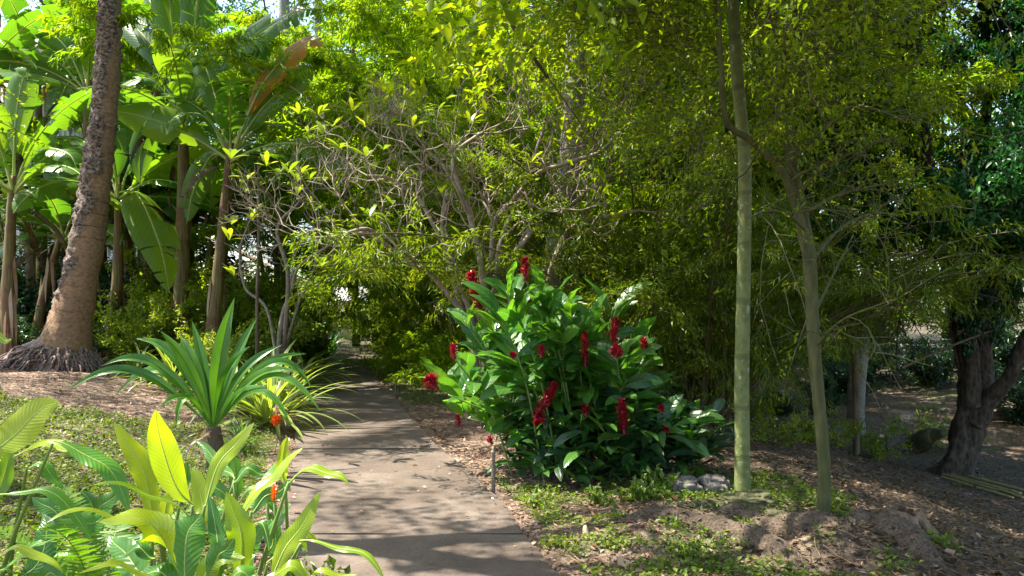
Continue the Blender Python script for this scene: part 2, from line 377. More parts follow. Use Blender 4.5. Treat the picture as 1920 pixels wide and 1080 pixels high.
M['red'] = leafmat('red bract', [(.14, .003, .010), (.28, .006, .022), (.42, .02, .04)], .3, 1., .4, tyel=(1.3, .7, .7))
M['orange'] = leafmat('orange bract', [(.75, .12, .01), (.85, .22, .02)], .3, 1., .4, tyel=(1.2, 1., .6))
M['pink'] = leafmat('pink bract', [(.70, .45, .45), (.8, .6, .55)], .3, 1., .4, tyel=(1.1, 1., .9))

# ground
def groundmat():
    m, nt, out = newmat('earth under leaf litter'); geo = nd(nt, 'NewGeometry'); pos = geo.outputs['Position']
    g = nd(nt, 'Attribute', attribute_name='gm')
    nw = nd(nt, 'TexNoise', i_Vector=pos, i_Scale=9., i_Detail=2.)
    vec = mix(nt, .06, pos, nw.outputs['Color'], 'LINEAR_LIGHT')
    v = nd(nt, 'TexVoronoi', i_Vector=vec, i_Scale=17.); v2 = nd(nt, 'TexVoronoi', i_Vector=vec, i_Scale=38.)
    s1 = nd(nt, 'SeparateColor', i_0=v.outputs['Color']); s2 = nd(nt, 'SeparateColor', i_0=v2.outputs['Color'])
    stops = [(0., (.035, .02, .013)), (.35, (.11, .062, .04)), (.65, (.22, .14, .095)), (.9, (.36, .26, .19)), (1., (.46, .37, .29))]
    c1 = ramp(nt, s1.outputs[0], stops); c2 = ramp(nt, s2.outputs[0], stops)
    col = mix(nt, .55, c1, c2)
    n = nd(nt, 'TexNoise', i_Vector=pos, i_Scale=.9, i_Detail=6.)
    earth = nd(nt, 'TexNoise', i_Vector=pos, i_Scale=14., i_Detail=8.)
    ec = ramp(nt, earth.outputs[0], [(.3, (.05, .032, .02)), (.7, (.20, .14, .09))])
    col = mix(nt, ramp(nt, n.outputs[0], [(.42, (0, 0, 0)), (.6, (1, 1, 1))]), col, ec)
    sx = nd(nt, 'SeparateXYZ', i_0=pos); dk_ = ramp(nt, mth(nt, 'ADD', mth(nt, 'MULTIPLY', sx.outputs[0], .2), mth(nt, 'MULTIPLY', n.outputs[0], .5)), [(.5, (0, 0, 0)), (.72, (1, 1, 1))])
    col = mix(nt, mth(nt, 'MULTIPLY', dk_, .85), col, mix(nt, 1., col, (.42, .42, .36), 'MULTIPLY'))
    gc = ramp(nt, earth.outputs[0], [(.3, (.03, .045, .01)), (.7, (.12, .14, .03))])
    col = mix(nt, mth(nt, 'MULTIPLY', g.outputs['Fac'], .75), col, gc)
    p = nd(nt, 'BsdfPrincipled', i_Base_Color=col, i_Roughness=.9)
    h = mth(nt, 'ADD', mth(nt, 'ADD', v.outputs[0], v2.outputs[0]), earth.outputs[0])
    b = nd(nt, 'Bump', i_Strength=.8, i_Distance=.02, i_Height=h); nt.links.new(b.outputs[0], p.inputs['Normal'])
    nt.links.new(p.outputs[0], out.inputs[0]); return m
def axis(lo, hi, d, far):
    a = list(np.arange(lo, hi, d)); s = d; v = hi; b = []
    while v < far: b.append(v); s *= 1.25; v += s
    b.append(far)
    s = d; v = lo - d; c = []
    while v > -far: c.append(v); s *= 1.25; v -= s
    c.append(-far); return np.array(c[::-1] + a + b)
gx = axis(-9, 13, .07, 300); gy = axis(2.5, 24, .07, 300)
X, Y = np.meshgrid(gx, gy); Z = ground(X, Y)
mb = MB(True); nx, ny = len(gx), len(gy)
i = np.arange(ny - 1)[:, None] * nx; j = np.arange(nx - 1)[None]
mb.add(np.stack([X, Y, Z], -1), np.stack([i + j, i + j + 1, i + nx + j + 1, i + nx + j], -1).reshape(-1, 4))
tag(mb.build('ground', groundmat(), extra=grassmask(X, Y).ravel()), 'earth ground under dry leaf litter and low weeds', None, kind='structure')

# path of concrete slabs
def pathmat():
    m, nt, out = newmat('worn concrete'); geo = nd(nt, 'NewGeometry'); pos = geo.outputs['Position']
    a = nd(nt, 'TexNoise', i_Vector=pos, i_Scale=1.1, i_Detail=6., i_Roughness=.6)
    b = nd(nt, 'TexNoise', i_Vector=pos, i_Scale=60., i_Detail=4.)
    c = nd(nt, 'TexNoise', i_Vector=pos, i_Scale=5., i_Detail=5.)
    col = ramp(nt, a.outputs[0], [(.3, (.062, .043, .031)), (.5, (.104, .077, .058)), (.7, (.165, .130, .102))])
    col = mix(nt, ramp(nt, c.outputs[0], [(.52, (0, 0, 0)), (.72, (.6, .6, .6))]), col, (.085, .052, .035))
    col = mix(nt, .5, col, ramp(nt, b.outputs[0], [(.3, (.25, .25, .25)), (.7, (.75, .75, .75))]), 'OVERLAY')
    v = nd(nt, 'TexVoronoi', i_Vector=pos, i_Scale=22.)
    col = mix(nt, ramp(nt, v.outputs[0], [(.04, (.8, .8, .8)), (.075, (0, 0, 0))]), col, (.07, .045, .03))
    cr = nd(nt, 'TexVoronoi', feature='DISTANCE_TO_EDGE', i_Vector=mix(nt, .25, pos, c.outputs['Color']), i_Scale=.45)
    col = mix(nt, ramp(nt, cr.outputs[0], [(.0, (.7, .7, .7)), (.004, (0, 0, 0))]), col, (.06, .045, .035))
    p = nd(nt, 'BsdfPrincipled', i_Base_Color=col, i_Roughness=.8)
    bp = nd(nt, 'Bump', i_Strength=.35, i_Distance=.006, i_Height=mth(nt, 'ADD', b.outputs[0], c.outputs[0])); nt.links.new(bp.outputs[0], p.inputs['Normal'])
    nt.links.new(p.outputs[0], out.inputs[0]); return m
mb = MB(); joints = [-4, -1.2, 2.2, 5.62, 9.0, 12.2, 15.4, 18.8, 22.2, 25.6, 29, 33, 38, 46]
for a, b in zip(joints[:-1], joints[1:]):
    ys = np.linspace(a + .012, b - .012, 60); n = len(ys)
    wob = lambda s, o: .03 * (vn(np.stack([s * 3, s * 0 + o, s * 0], -1)) - .5) * 2
    zt = .022 + (hash(round(a * 10)) % 7) * .0015
    lx = xl(ys) + wob(ys, 1.5); rx = xr(ys) + wob(ys, 8.5)
    cols = 8; u = np.linspace(0, 1, cols + 1)
    G = np.stack([lx[:, None] * (1 - u) + rx[:, None] * u, np.repeat(ys[:, None], cols + 1, 1) + .012 * np.sin(u * 9 + a)[None], np.full((n, cols + 1), zt)], -1)
    k = cols + 1; i = np.arange(n - 1)[:, None] * k; j = np.arange(cols)[None]
    mb.add(G, np.stack([i + j, i + j + 1, i + k + j + 1, i + k + j], -1).reshape(-1, 4))
    ring = np.concatenate([np.arange(k), np.arange(1, n) * k + cols, (n - 1) * k + np.arange(cols - 1, -1, -1), np.arange(n - 2, 0, -1) * k])
    top = G.reshape(-1, 3)[ring]; bot = top - A(0, 0, .12); m_ = len(ring)
    q = np.arange(m_); mb.add(np.vstack([top, bot]), np.stack([q, q + m_, (q + 1) % m_ + m_, (q + 1) % m_], -1))
tag(mb.build('path', pathmat()), 'brown concrete garden path in jointed slabs', None, kind='structure')

# stream
def watermat():
    m, nt, out = newmat('shallow stream water'); geo = nd(nt, 'NewGeometry')
    n = nd(nt, 'TexNoise', i_Vector=geo.outputs['Position'], i_Scale=3.5, i_Detail=3.)
    col = ramp(nt, n.outputs[0], [(.3, (.12, .085, .055)), (.7, (.20, .15, .10))])
    p = nd(nt, 'BsdfPrincipled', i_Base_Color=col, i_Roughness=.12); p.inputs['Specular IOR Level'].default_value = .22; b = nd(nt, 'Bump', i_Strength=.25, i_Distance=.02, i_Height=n.outputs[0])
    nt.links.new(b.outputs[0], p.inputs['Normal']); nt.links.new(p.outputs[0], out.inputs[0]); return m
mb = MB(); ys = np.linspace(2, 34, 60); cx = stream_x(ys)
mb.add(np.stack([np.stack([cx - 2.4, ys, ys * 0 - 1.3], -1), np.stack([cx + 2.4, ys, ys * 0 - 1.3], -1)], 1), np.stack([np.arange(59) * 2, np.arange(59) * 2 + 1, np.arange(59) * 2 + 3, np.arange(59) * 2 + 2], -1))
tag(mb.build('stream_water', watermat()), 'brown shallow stream below the big dark tree', None, kind='structure')

# ------------------------------------------------------------------ ground stuff
def scatter_region(r, n, x0, x1, y0, y1):
    y = y0 * (y1 / y0) ** r.random(n); x = x0 + (x1 - x0) * r.random(n); return x, y
r = rngf(5); mb = MB()
def px_scatter(r, n, k):
    y = 3.6 * (24 / 3.6) ** (r.random(n) ** k); x = (r.random(n) * 2 - 1) * (.72 * y + .6); return x, y
x, y = px_scatter(r, 95000, .9)
inp = (x > xl(y) - .02) & (x < xr(y) + .02); gm = grassmask(x, y)
ed = np.minimum(np.abs(x - xl(y)), np.abs(x - xr(y))); keep = (~inp | (r.random(len(x)) < .014 + .5 * np.exp(-(ed / .055) ** 2))) & (r.random(len(x)) > gm * .6) & (np.abs(x - stream_x(y)) > 1.9)
x, y = x[keep], y[keep]; inp = inp[keep]; z = np.where(inp, .034, ground(x, y) + .008)
n = len(x); D = nz(np.stack([r.normal(size=n), r.normal(size=n), r.normal(size=n) * .18], -1)); N = nz(r.normal(size=(n, 3)) * .3 + A(0, 0, 1))
s = .022 + .045 * r.random(n) ** 2; s = np.where(inp, s * .7, s); s = np.where(r.random(n) < .025, s + .06, s)
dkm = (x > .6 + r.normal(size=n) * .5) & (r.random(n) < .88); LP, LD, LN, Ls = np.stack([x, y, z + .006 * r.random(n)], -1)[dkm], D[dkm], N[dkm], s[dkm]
x, y, z, D, N, s = x[~dkm], y[~dkm], z[~dkm], D[~dkm], N[~dkm], s[~dkm]; n = len(x)
leaves(mb, np.stack([x, y, z + .004 * r.random(n)], -1), D, N, s, s * (.3 + .4 * r.random(n)), fold=.25, curl=-.12, seed=3)
tag(mb.build('fallen_leaves', M['litter']), 'brown and tan dry leaves littering the ground', 'fallen leaves', kind='stuff')
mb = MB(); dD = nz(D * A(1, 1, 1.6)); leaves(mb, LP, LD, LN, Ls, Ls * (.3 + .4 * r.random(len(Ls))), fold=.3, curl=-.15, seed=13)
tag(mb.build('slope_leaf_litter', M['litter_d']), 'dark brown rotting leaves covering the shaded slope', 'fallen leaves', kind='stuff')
mb = MB(); r = rngf(8); x, y = px_scatter(r, 60000, .85)
gm = grassmask(x, y); keep = (r.random(len(x)) < gm) & ~((x > xl(y) - .03) & (x < xr(y) + .03)) & (y < 22)
x, y = x[keep], y[keep]; n = len(x); per = 4
P = np.repeat(np.stack([x, y, ground(x, y)], -1), per, 0); P += r.normal(size=P.shape) * A(.02, .02, 0); P[:, 2] += .01 + .05 * r.random(len(P)) ** 1.5
D = nz(r.normal(size=P.shape) * A(1, 1, .5) + A(0, 0, .25)); N = nz(r.normal(size=P.shape) * .4 + A(0, 0, 1)); s = .018 + .035 * r.random(len(P)) ** 2
leaves(mb, P, D, N, s, s * .6, seed=4)
tag(mb.build('ground_weeds', M['herb']), 'low bright green weeds spread over the ground', 'weeds', kind='stuff')
mb = MB(); r = rngf(9); x, y = px_scatter(r, 2600, .9); kp = ~((x > xl(y) - .1) & (x < xr(y) + .1)) & (y < 16) & (np.abs(x - stream_x(y)) > 2.2); x, y = x[kp], y[kp]
for k in range(len(x)):
    a = r.random() * 6.283; l = .05 + .22 * r.random() ** 2; q = np.array([[x[k] + math.cos(a) * l * t, y[k] + math.sin(a) * l * t, 0] for t in (-1, 0, 1)]); q[1, :2] += r.normal(size=2) * .015; q[:, 2] = ground(q[:, 0], q[:, 1]) + .012 + .02 * r.random(3); tube(mb, q, [.004, .0035, .002], 3, cap=False)
tag(mb.build('twig_litter', M['wood']), 'small dry twigs scattered over the ground', 'twigs', kind='stuff')
print('ground ok')

# ------------------------------------------------------------------ growing
def grow(r, p, d, L, rad, depth, c, segs, tips):
    n = max(3, int(L / c['step'])); P = [np.asarray(p, float)]; d = nz(np.asarray(d, float))
    for i in range(n):
        d = nz(d + r.normal(size=3) * c['wander'] + A(0, 0, c['up'])); P.append(P[-1] + d * L / n)
    P = np.array(P); r1 = rad * (c['taper'] if depth else .35)
    segs.append((P, np.linspace(rad, r1, len(P)), depth))
    if depth <= c.get('leafdepth', 0):
        for q in range(1, len(P)): tips.append((P[q], d))
    if depth == 0: return
    for k in range(c['kids'][depth]):
        t = c['from'] + (1 - c['from']) * (k + r.random()) / c['kids'][depth] if k < c['kids'][depth] - 1 else 1.
        q = t * (len(P) - 1); i = min(int(q), len(P) - 2); b = P[i] + (P[i + 1] - P[i]) * (q - i)
        ax = nz(np.cross(d, randdir(r, 1)[0])); ang = c['angle'] * (.6 + .7 * r.random()) * (.5 if t == 1. else 1)
        dd = nz(d * math.cos(ang) + ax * math.sin(ang))
        if c.get('flat'): dd = nz(dd * A(1, 1, c['flat']))
        grow(r, b, dd, L * c['ratio'] * (.75 + .5 * r.random()), max(.004, np.interp(q, [0, len(P) - 1], [rad, r1]) * c['rr']), depth - 1, c, segs, tips)
def segs_to(mb, segs, sides=(4, 5, 7, 9, 10), rough=0.):
    for k, (P, R, dp) in enumerate(segs): tube(mb, P, R, sides[min(dp, 4)], seed=k, rough=rough if dp > 1 else 0)

# --- generic background broadleaf tree
def make_tree(name, seed, H, trunk_r, leafm, barkm, Lf, Wf, per, spread, label, c=None, first_branch=.3):
    r = rngf(seed); root = empty(name, (0, 0, 0), label, 'tree')
    c = c or dict(step=.5, wander=.12, up=.03, taper=.5, kids=[0, 4, 4, 9], angle=.9, ratio=.62, rr=.6)
    c['from'] = first_branch; segs = []; tips = []
    grow(r, A(0, 0, -.15), A(.03, 0, 1), H * .62, trunk_r, 3, c, segs, tips)
    tm = MB(True); segs_to(tm, segs); tm.build('trunk', barkm, root)
    P = np.array([t[0] for t in tips]); D = np.array([t[1] for t in tips]); fm = MB()
    spray(fm, P, D, per, Lf, Wf, spread, seed=seed); fm.build('crown', leafm, root)
    print(name, len(tips), len(tips) * per); return root
# --- bamboo
def make_bamboo(name, seed, nc, H, spread0, lean, leafm, culmm, nb, per, Lf, label, low=.25, rad=.028, cat='bamboo'):
    r = rngf(seed); root = empty(name, (0, 0, 0), label, cat); P_, D_ = [], []
    tw = MB()
    for k in range(nc):
        az = r.random() * 2 * math.pi; rr = spread0 * r.random() ** .5; p = A(math.cos(az) * rr, math.sin(az) * rr, -.1)
        h = H * (.7 + .35 * r.random()); el = math.radians(88 - lean * (.2 + .8 * r.random())); sp = arch(p, az + r.normal() * .5, el, h, math.radians(35 + 60 * r.random()), 26)
        cm = MB(True); R = np.linspace(rad * (.8 + .5 * r.random()), .006, len(sp)); tube(cm, sp, R, 7, seed=k); cm.build('culm', culmm, root)
        n = nb; t = low + (1 - low) * r.random(n); q = t * (len(sp) - 1); i = np.minimum(q.astype(int), len(sp) - 2)
        b = sp[i] + (sp[i + 1] - sp[i]) * (q - i)[:, None]; a2 = r.random(n) * 2 * math.pi; e2 = r.normal(size=n) * .35 + .25
        d = np.stack([np.cos(a2) * np.cos(e2), np.sin(a2) * np.cos(e2), np.sin(e2)], -1); ln = (.5 + .9 * r.random(n)) * (1.15 - t * .6)
        m = 5
        for u in range(1, m + 1):
            f = u / m; P_.append(b + d * (ln * f)[:, None] + A(0, 0, -.35) * (ln * f ** 2)[:, None]); D_.append(nz(d + A(0, 0, -.7) * f))
        for bb, dd, l in list(zip(b, d, ln))[::2]:
            tube(tw, np.array([bb, bb + dd * l * .5 - A(0, 0, .08 * l), bb + dd * l - A(0, 0, .35 * l)]), [.005, .003, .0015], 3, cap=False)
    tw.build('twig_sprays', culmm, root)
    P = np.vstack(P_); D = np.vstack(D_); fm = MB(); spray(fm, P, D, per, Lf, Lf * .17, .10, droop=.45, outward=.8, seed=seed, jitter=.4)
    fm.build('foliage', leafm, root); print(name, len(P) * per); return root
# --- shrub made of leafy stems
def make_shrub(name, seed, H, Rr, ns, leafm, Lf, Wf, per, label, spread=.12, cat='shrub', steep=.5):
    r = rngf(seed); root = empty(name, (0, 0, 0), label, cat); sm = MB(True); P_, D_ = [], []
    for k in range(ns):
        az = r.random() * 6.283; el = math.radians(85 - 75 * r.random() ** 1.2 * steep * 1.5); L = H * (.6 + .5 * r.random())
        sp = arch(A(r.normal() * .12 * Rr, r.normal() * .12 * Rr, -.05), az, el, L * (1 + .3 * (1 - el)), .5 * r.random(), 10)
        sp[:, :2] *= Rr / H * 1.4; sp[1:] += r.normal(size=(10, 3)) * .03
        tube(sm, sp, np.linspace(.012, .004, 11), 4); i = np.arange(3, 11); P_.append(sp[i]); D_.append(np.repeat(nz(sp[-1] - sp[5])[None], len(i), 0))
    sm.build('stem', M['stem'], root); P = np.vstack(P_); D = np.vstack(D_); fm = MB()
    spray(fm, P, D, per, Lf, Wf, spread, seed=seed, droop=.15, outward=.5); fm.build('foliage', leafm, root); return root
# --- pinnate frond
def frond(lm, rm, sp, leaflet, wid, n, seed, droopl=.5, rad=.02, start=.12, ang=1.0, nseg=3):
    r = rngf(seed); tube(rm, sp, np.linspace(rad, rad * .15, len(sp)), 5)
    T = nz(np.gradient(sp, axis=0)); t = np.linspace(start, .99, n); q = t * (len(sp) - 1); i = np.minimum(q.astype(int), len(sp) - 2); fr = (q - i)[:, None]
    b = sp[i] * (1 - fr) + sp[i + 1] * fr; Tt = nz(T[i] * (1 - fr) + T[i + 1] * fr); S = nz(np.cross(Tt, A(0, 0, 1))); U = np.cross(S, Tt)
    Ln = leaflet * np.sin(np.clip((t - start) / (1 - start) * .82 + .16, 0, 1) * math.pi) ** .6
    for sg in (-1, 1):
        a = ang + r.normal(size=n) * .08; d = Tt * np.cos(a)[:, None] + sg * S * np.sin(a)[:, None] + U * (.15 + r.normal(size=n) * .1)[:, None]; d = nz(d)
        pr = b; rz = r.random(n)
        side = nz(np.cross(d, U)); V = []
        prof = [.6, 1, .75, .05][-(nseg + 1):] if nseg == 3 else [.7, 1., .05]
        for u in range(nseg + 1):
            V.append(np.stack([pr - side * (wid * prof[u] * .5), pr + side * (wid * prof[u] * .5)], 1))
            d = nz(d + A(0, 0, -droopl) * (.3 + r.random((n, 1)) * .5)); pr = pr + d * (Ln / nseg)[:, None]
        V = np.stack(V, 1); kk = 2 * (nseg + 1); base = np.arange(n)[:, None] * kk
        Fq = np.concatenate([base + np.array([2 * u, 2 * u + 1, 2 * u + 3, 2 * u + 2]) for u in range(nseg)])
        st = np.zeros((n, nseg + 1, 2, 3)); st[..., 2] = rz[:, None, None]; st[..., 0, 0] = -1; st[..., 1, 0] = 1; lm.add(V, Fq, st)

# ------------------------------------------------------------------ coconut palm
YP = 13.6
cp = [(118, 668), (126, 632), (134, 600), (143, 560), (155, 500), (172, 400), (185, 300), (197, 200), (203, 100), (207, 0), (209, -150), (209, -480)]
cw = [104, 88, 78, 70, 63, 56, 51, 47, 43, 40, 38, 37]
base = A(W(105, 700, YP)[0], YP, gz(W(105, 700, YP)[0], YP))
T_ = Thing('coconut_palm', base, 'tall leaning coconut palm with a rough grey trunk and a root mound', 'palm tree')
pc = catmull([W(a, b, YP) for a, b in cp], 220); rc = np.interp(np.linspace(0, 1, 220), np.linspace(0, 1, len(cw)), np.array(cw) / F * YP / 2)
tm = MB(True); tube(tm, pc, rc, 56, seed=3, rough=.035, nf=9)
# ragged bark flakes mostly on the side facing the sun
V = tm.V[0].reshape(220, 56, 3); a = np.arange(56) / 56 * 2 * math.pi; cen = pc[:, None]
dirx = nz(V - cen); left = ss((-(dirx[..., 0]) * .9 + dirx[..., 1] * .25 + 1.5 * ss(np.linspace(0, 1, 220)[:, None] * 1.7) - .62 + (vn(V * 3.) - .5) * .9) / .35)
fl = (vn(V * A(14, 14, 20)) ** 2) * .07 + (vn(V * A(34, 34, 50)) - .5) * .02
V = V + dirx * (left * fl - .018)[..., None]; tm.V[0] = V.reshape(-1, 3)
tm.S[0] = tm.S[0].copy(); tm.S[0][:, 2] = left.ravel()
def cocomat():
    m, nt, out = newmat('coconut trunk bark'); x, y, z = stn(nt); tc = nd(nt, 'TexCoord')
    mp = nd(nt, 'Mapping', i_Vector=tc.outputs['Object'], i_Scale=(1, 1, 1.4))
    n = nd(nt, 'TexNoise', i_Vector=mp.outputs[0], i_Scale=16., i_Detail=9., i_Roughness=.7); v = nd(nt, 'TexVoronoi', i_Vector=mp.outputs[0], i_Scale=26.)
    rough = ramp(nt, mth(nt, 'ADD', mth(nt, 'MULTIPLY', n.outputs[0], .95), mth(nt, 'MULTIPLY', v.outputs[0], .12)), [(.42, (.010, .007, .005)), (.50, (.09, .06, .042)), (.58, (.22, .165, .13)), (.72, (.38, .31, .26))])
    wn = nd(nt, 'TexNoise', i_Vector=tc.outputs['Object'], i_Scale=2.5, i_Detail=3.)
    s = mth(nt, 'SINE', mth(nt, 'ADD', mth(nt, 'MULTIPLY', y, 30.), mth(nt, 'MULTIPLY', wn.outputs[0], 5.)))
    sm = ramp(nt, n.outputs[0], [(.3, (.12, .065, .03)), (.5, (.27, .16, .085)), (.75, (.38, .26, .16))])
    sm = mix(nt, mth(nt, 'MULTIPLY', ramp(nt, s, [(.86, (0, 0, 0)), (.99, (.8, .8, .8))]), ramp(nt, wn.outputs[0], [(.45, (0, 0, 0)), (.6, (1, 1, 1))])), sm, (.10, .05, .03))
    col = mix(nt, z, sm, rough)
    p = nd(nt, 'BsdfPrincipled', i_Base_Color=col, i_Roughness=.88); b = nd(nt, 'Bump', i_Strength=1., i_Distance=.03, i_Height=n.outputs[0]); nt.links.new(b.outputs[0], p.inputs['Normal'])
    nt.links.new(p.outputs[0], out.inputs[0]); return m
T_.part(tm, 'trunk', cocomat())
rm = MB(True); r = rngf(11)
# mound of adventitious roots
for k in range(900):
    a = r.random() * 6.283; h = r.random() ** .8; top = W(112, 640, YP) + A(0, 0, -.15)
    rt = .36 + .05 * r.normal(); p0 = top + A(math.cos(a) * rt * .9, math.sin(a) * rt * .9, .12 - h * .42)
    out = (.45 + .45 * r.random()) * (1.15 if math.cos(a) < 0 else .6); p2 = base + A(math.cos(a) * (rt + out * (.3 + h * .55)), math.sin(a) * (rt + out * .55 * (.3 + h)), 0)
    p2[2] = gz(p2[0], p2[1]) - .03; p1 = (p0 + p2) / 2 + A(math.cos(a) * .1, math.sin(a) * .1, .10 + .04 * r.normal())
    pts = catmull([p0, p1, p2], 7); pts[1:-1] += r.normal(size=(5, 3)) * .012
    tube(rm, pts, np.linspace(.026, .015, 7), 5, seed=k)
for zc in np.linspace(0, 1, 9):          # solid core of the mound
    pass
cz = np.linspace(-.1, .62, 12); tube(rm, np.stack([base[0] - .05 + cz * .35, np.full(12, YP), base[2] + cz], -1), .76 - .48 * ss((cz + .1) / .72), 32, seed=5, rough=.1)
T_.part(rm, 'root_mound', M['rootmat'])
top = pc[-1]; lm = MB(); rr_ = MB(True)
for k in range(22):
    sp = arch(top, k * 2.4, math.radians(75 - k * 5.2), 4.4, math.radians(70), 16)
    frond(lm, rr_, sp, .95, .05, 70, k, droopl=.5, rad=.04)
T_.part(lm, 'frond', M['palm_leaf']); T_.part(rr_, 'frond_rib', M['petiole'])

# ------------------------------------------------------------------ bananas
def banleaf(T, P, w, normal, seed, mat='banana', tear=3, fold=.3, rad=.035, wav=0.):
    n = len(P) - 1; lm = MB(True)
    lamina(lm, P, wprof(n, w, .16, .42), normal, fold, tear, seed, 3, start=.14)
    o = T.part(lm, 'leaf', M[mat]); mm = MB(True)
    tube(mm, P - 0.0 * A(0, 0, 1), np.concatenate([np.linspace(rad, rad * .5, n // 3), np.linspace(rad * .5, .004, n + 1 - n // 3)]), 6)
    b_ = T.part(mm, 'midrib', M['petiole']); b_.parent = o
def banana(base_px, crown_px, Yd, label, leafs, nrand, seed, stem_w=38, group='banana plants along the edge of the mulch bed', Lr=(2.2, 3.0), azr=None):
    r = rngf(seed); bx = W(base_px[0], 0, Yd)[0]; base = A(bx, Yd, gz(bx, Yd)); cr = W(*crown_px, Yd)
    T = Thing('banana_plant', base, label, 'banana plant', group)
    sp = catmull([base - A(0, 0, .1), base * .6 + cr * .4 + A(r.normal() * .08, 0, 0), cr], 30)
    w0 = .84 * stem_w / F * Yd / 2; sm = MB(True); tube(sm, sp, np.linspace(w0 * 1.12, w0 * .45, 30), 20, seed=seed, rough=.07, nf=3)
    T.part(sm, 'pseudostem', M['banstem'])
    dm = MB(True)                        # dry sheaths peeling off the stem
    for k in range(7):
        t = .05 + .75 * r.random(); q = int(t * 27); a = r.random() * 6.283; d = A(math.cos(a), math.sin(a), 0); p = sp[q] + d * w0 * (1.1 - .5 * t)
        P = np.array([p + A(0, 0, .25), p + d * .03, p + d * .06 - A(0, 0, .35), p + d * .04 - A(0, 0, .75)]); lamina(dm, catmull(P, 9), wprof(8, .06, 0, .4), d, -.5, 0, k, 2)
    T.part(dm, 'dry_sheath', M['litter'])
    hd = MB(True)                        # dead leaves hanging down the stem
    for k in range(5):
        P = arch(cr - A(0, 0, .25 + .1 * k), k * 1.9 + r.random(), math.radians(20 - 10 * k), 1.1 + .7 * r.random(), math.radians(95), 18); lamina(hd, P, wprof(18, .10, .2, .4), A(0, 0, 1), -.5, 2, seed + k, 2, .2)
    T.part(hd, 'dry_foliage', M['litter_d'])
    for k, (tip, ctl, wpx, dY, mat, nrm) in enumerate(leafs):
        p2 = W(*tip, Yd + dY); p1 = W(*ctl, Yd + dY * .5); P = catmull([cr - A(0, 0, .3), cr * .25 + p1 * .75 + A(0, 0, .0), p1 * .4 + p2 * .6 + (p1 - (cr + p2) / 2) * .3, p2], 31)
        banleaf(T, P, wpx / F * Yd * .5, nrm, seed * 31 + k, mat, tear=4 if k % 3 else 11)
    nrand += 3
    for k in range(nrand):
        az = (k * 2.39996 + r.random() * .5) if azr is None else azr[0] + (azr[1] - azr[0]) * r.random()
        el = math.radians(82 - 68 * (k / max(1, nrand)) - 10 * r.random())
        L = Lr[0] + (Lr[1] - Lr[0]) * r.random(); P = arch(cr - A(0, 0, .35), az, el, L, math.radians(35 + 70 * r.random()), 30)
        banleaf(T, P, .30 + .08 * r.random(), A(0, 0, 1) + .35 * r.normal(size=3), seed * 77 + k, 'banana', tear=3 if r.random() < .6 else 8)
    return T
UP = A(0, -.4, 1); FC = A(.2, -1, .35)
banana((335, 650), (345, 195), 16, 'thick yellow stemmed banana plant with the longest leaf reaching up to the bamboo',
       [((318, -90), (322, 60), 74, .3, 'banana', FC), ((385, -110), (365, 50), 66, -.4, 'banana', FC), ((606, 18), (470, 65), 66, -1.2, 'banana', A(.3, -.9, .7)),
        ((225, 45), (285, 80), 62, .8, 'banana', FC), ((205, 230), (262, 135), 60, -.5, 'banana', UP), ((455, 210), (420, 130), 54, .6, 'banana', UP), ((262, 345), (285, 215), 52, 0, 'banana', FC)], 5, 1, 40)
banana((388, 650), (432, 268), 15, 'banana plant beside the thickest stem whose leaf ends in an orange dry tip',
       [((612, 86), (515, 118), 54, -1., 'banana_dry', A(.3, -.9, .6)), ((588, 122), (505, 190), 60, -.3, 'banana', A(.4, -.9, .5)), ((566, 246), (500, 232), 48, .4, 'banana', UP),
        ((500, 60), (460, 150), 58, .7, 'banana', FC), ((375, 90), (400, 170), 60, .5, 'banana', FC), ((310, 255), (370, 205), 56, -.6, 'banana', UP), ((350, 420), (385, 300), 50, .5, 'banana', FC)], 4, 2, 34)
banana((192, 655), (222, 345), 16.5, 'banana plant half hidden behind the coconut trunk with a big hanging grey leaf',
       [((318, 548), (268, 370), 84, -1.5, 'banana', A(.8, -.8, .9)), ((395, 380), (310, 335), 50, -.5, 'banana', UP), ((240, 120), (225, 220), 60, 1, 'banana', FC)], 6, 3, 32)
banana((18, 650), (25, 330), 15, 'banana plant with a tan stem closest to the picture edge', [((55, 140), (30, 200), 60, 0, 'banana', FC), ((-20, 190), (-10, 240), 60, -1, 'banana', UP), ((150, 330), (90, 270), 52, -.6, 'banana', UP)], 6, 4, 36)
banana((62, 655), (120, 420), 17, 'short banana plant with thin stem in front of the white slatted wall', [((112, 290), (110, 340), 56, 0, 'banana', FC), ((10, 395), (60, 370), 44, -.5, 'banana', UP)], 5, 5, 24, Lr=(1.5, 2.2))
banana((140, 655), (165, 150), 18, 'banana plant whose crown shows beside the upper coconut trunk', [((60, 60), (110, 70), 56, 0, 'banana', FC), ((130, -40), (140, 40), 60, .5, 'banana', FC), ((0, 130), (80, 100), 56, -.5, 'banana', UP), ((185, 20), (160, 60), 50, -1, 'banana', UP), ((100, 260), (125, 150), 50, 0, 'banana', FC)], 5, 6, 34)
banana((268, 655), (280, 360), 19, 'slim banana plant growing between the thick stemmed one and the coconut palm', [], 8, 7, 24, Lr=(1.6, 2.4))
banana((410, 650), (440, 330), 19, 'banana plant growing deep behind the two thick banana stems', [], 8, 8, 30, Lr=(1.8, 2.5))
banana((90, 655), (70, 120), 20, 'tall banana plant in front of the brown eaves', [], 9, 9, 30, Lr=(2.4, 3.2))
banana((300, 655), (300, 40), 20, 'tallest banana plant with its crown at the picture top', [], 9, 10, 34, Lr=(2.4, 3.2))
BQ = [o for o in SC.objects if o.name.startswith('banana_plant') and not o.parent]
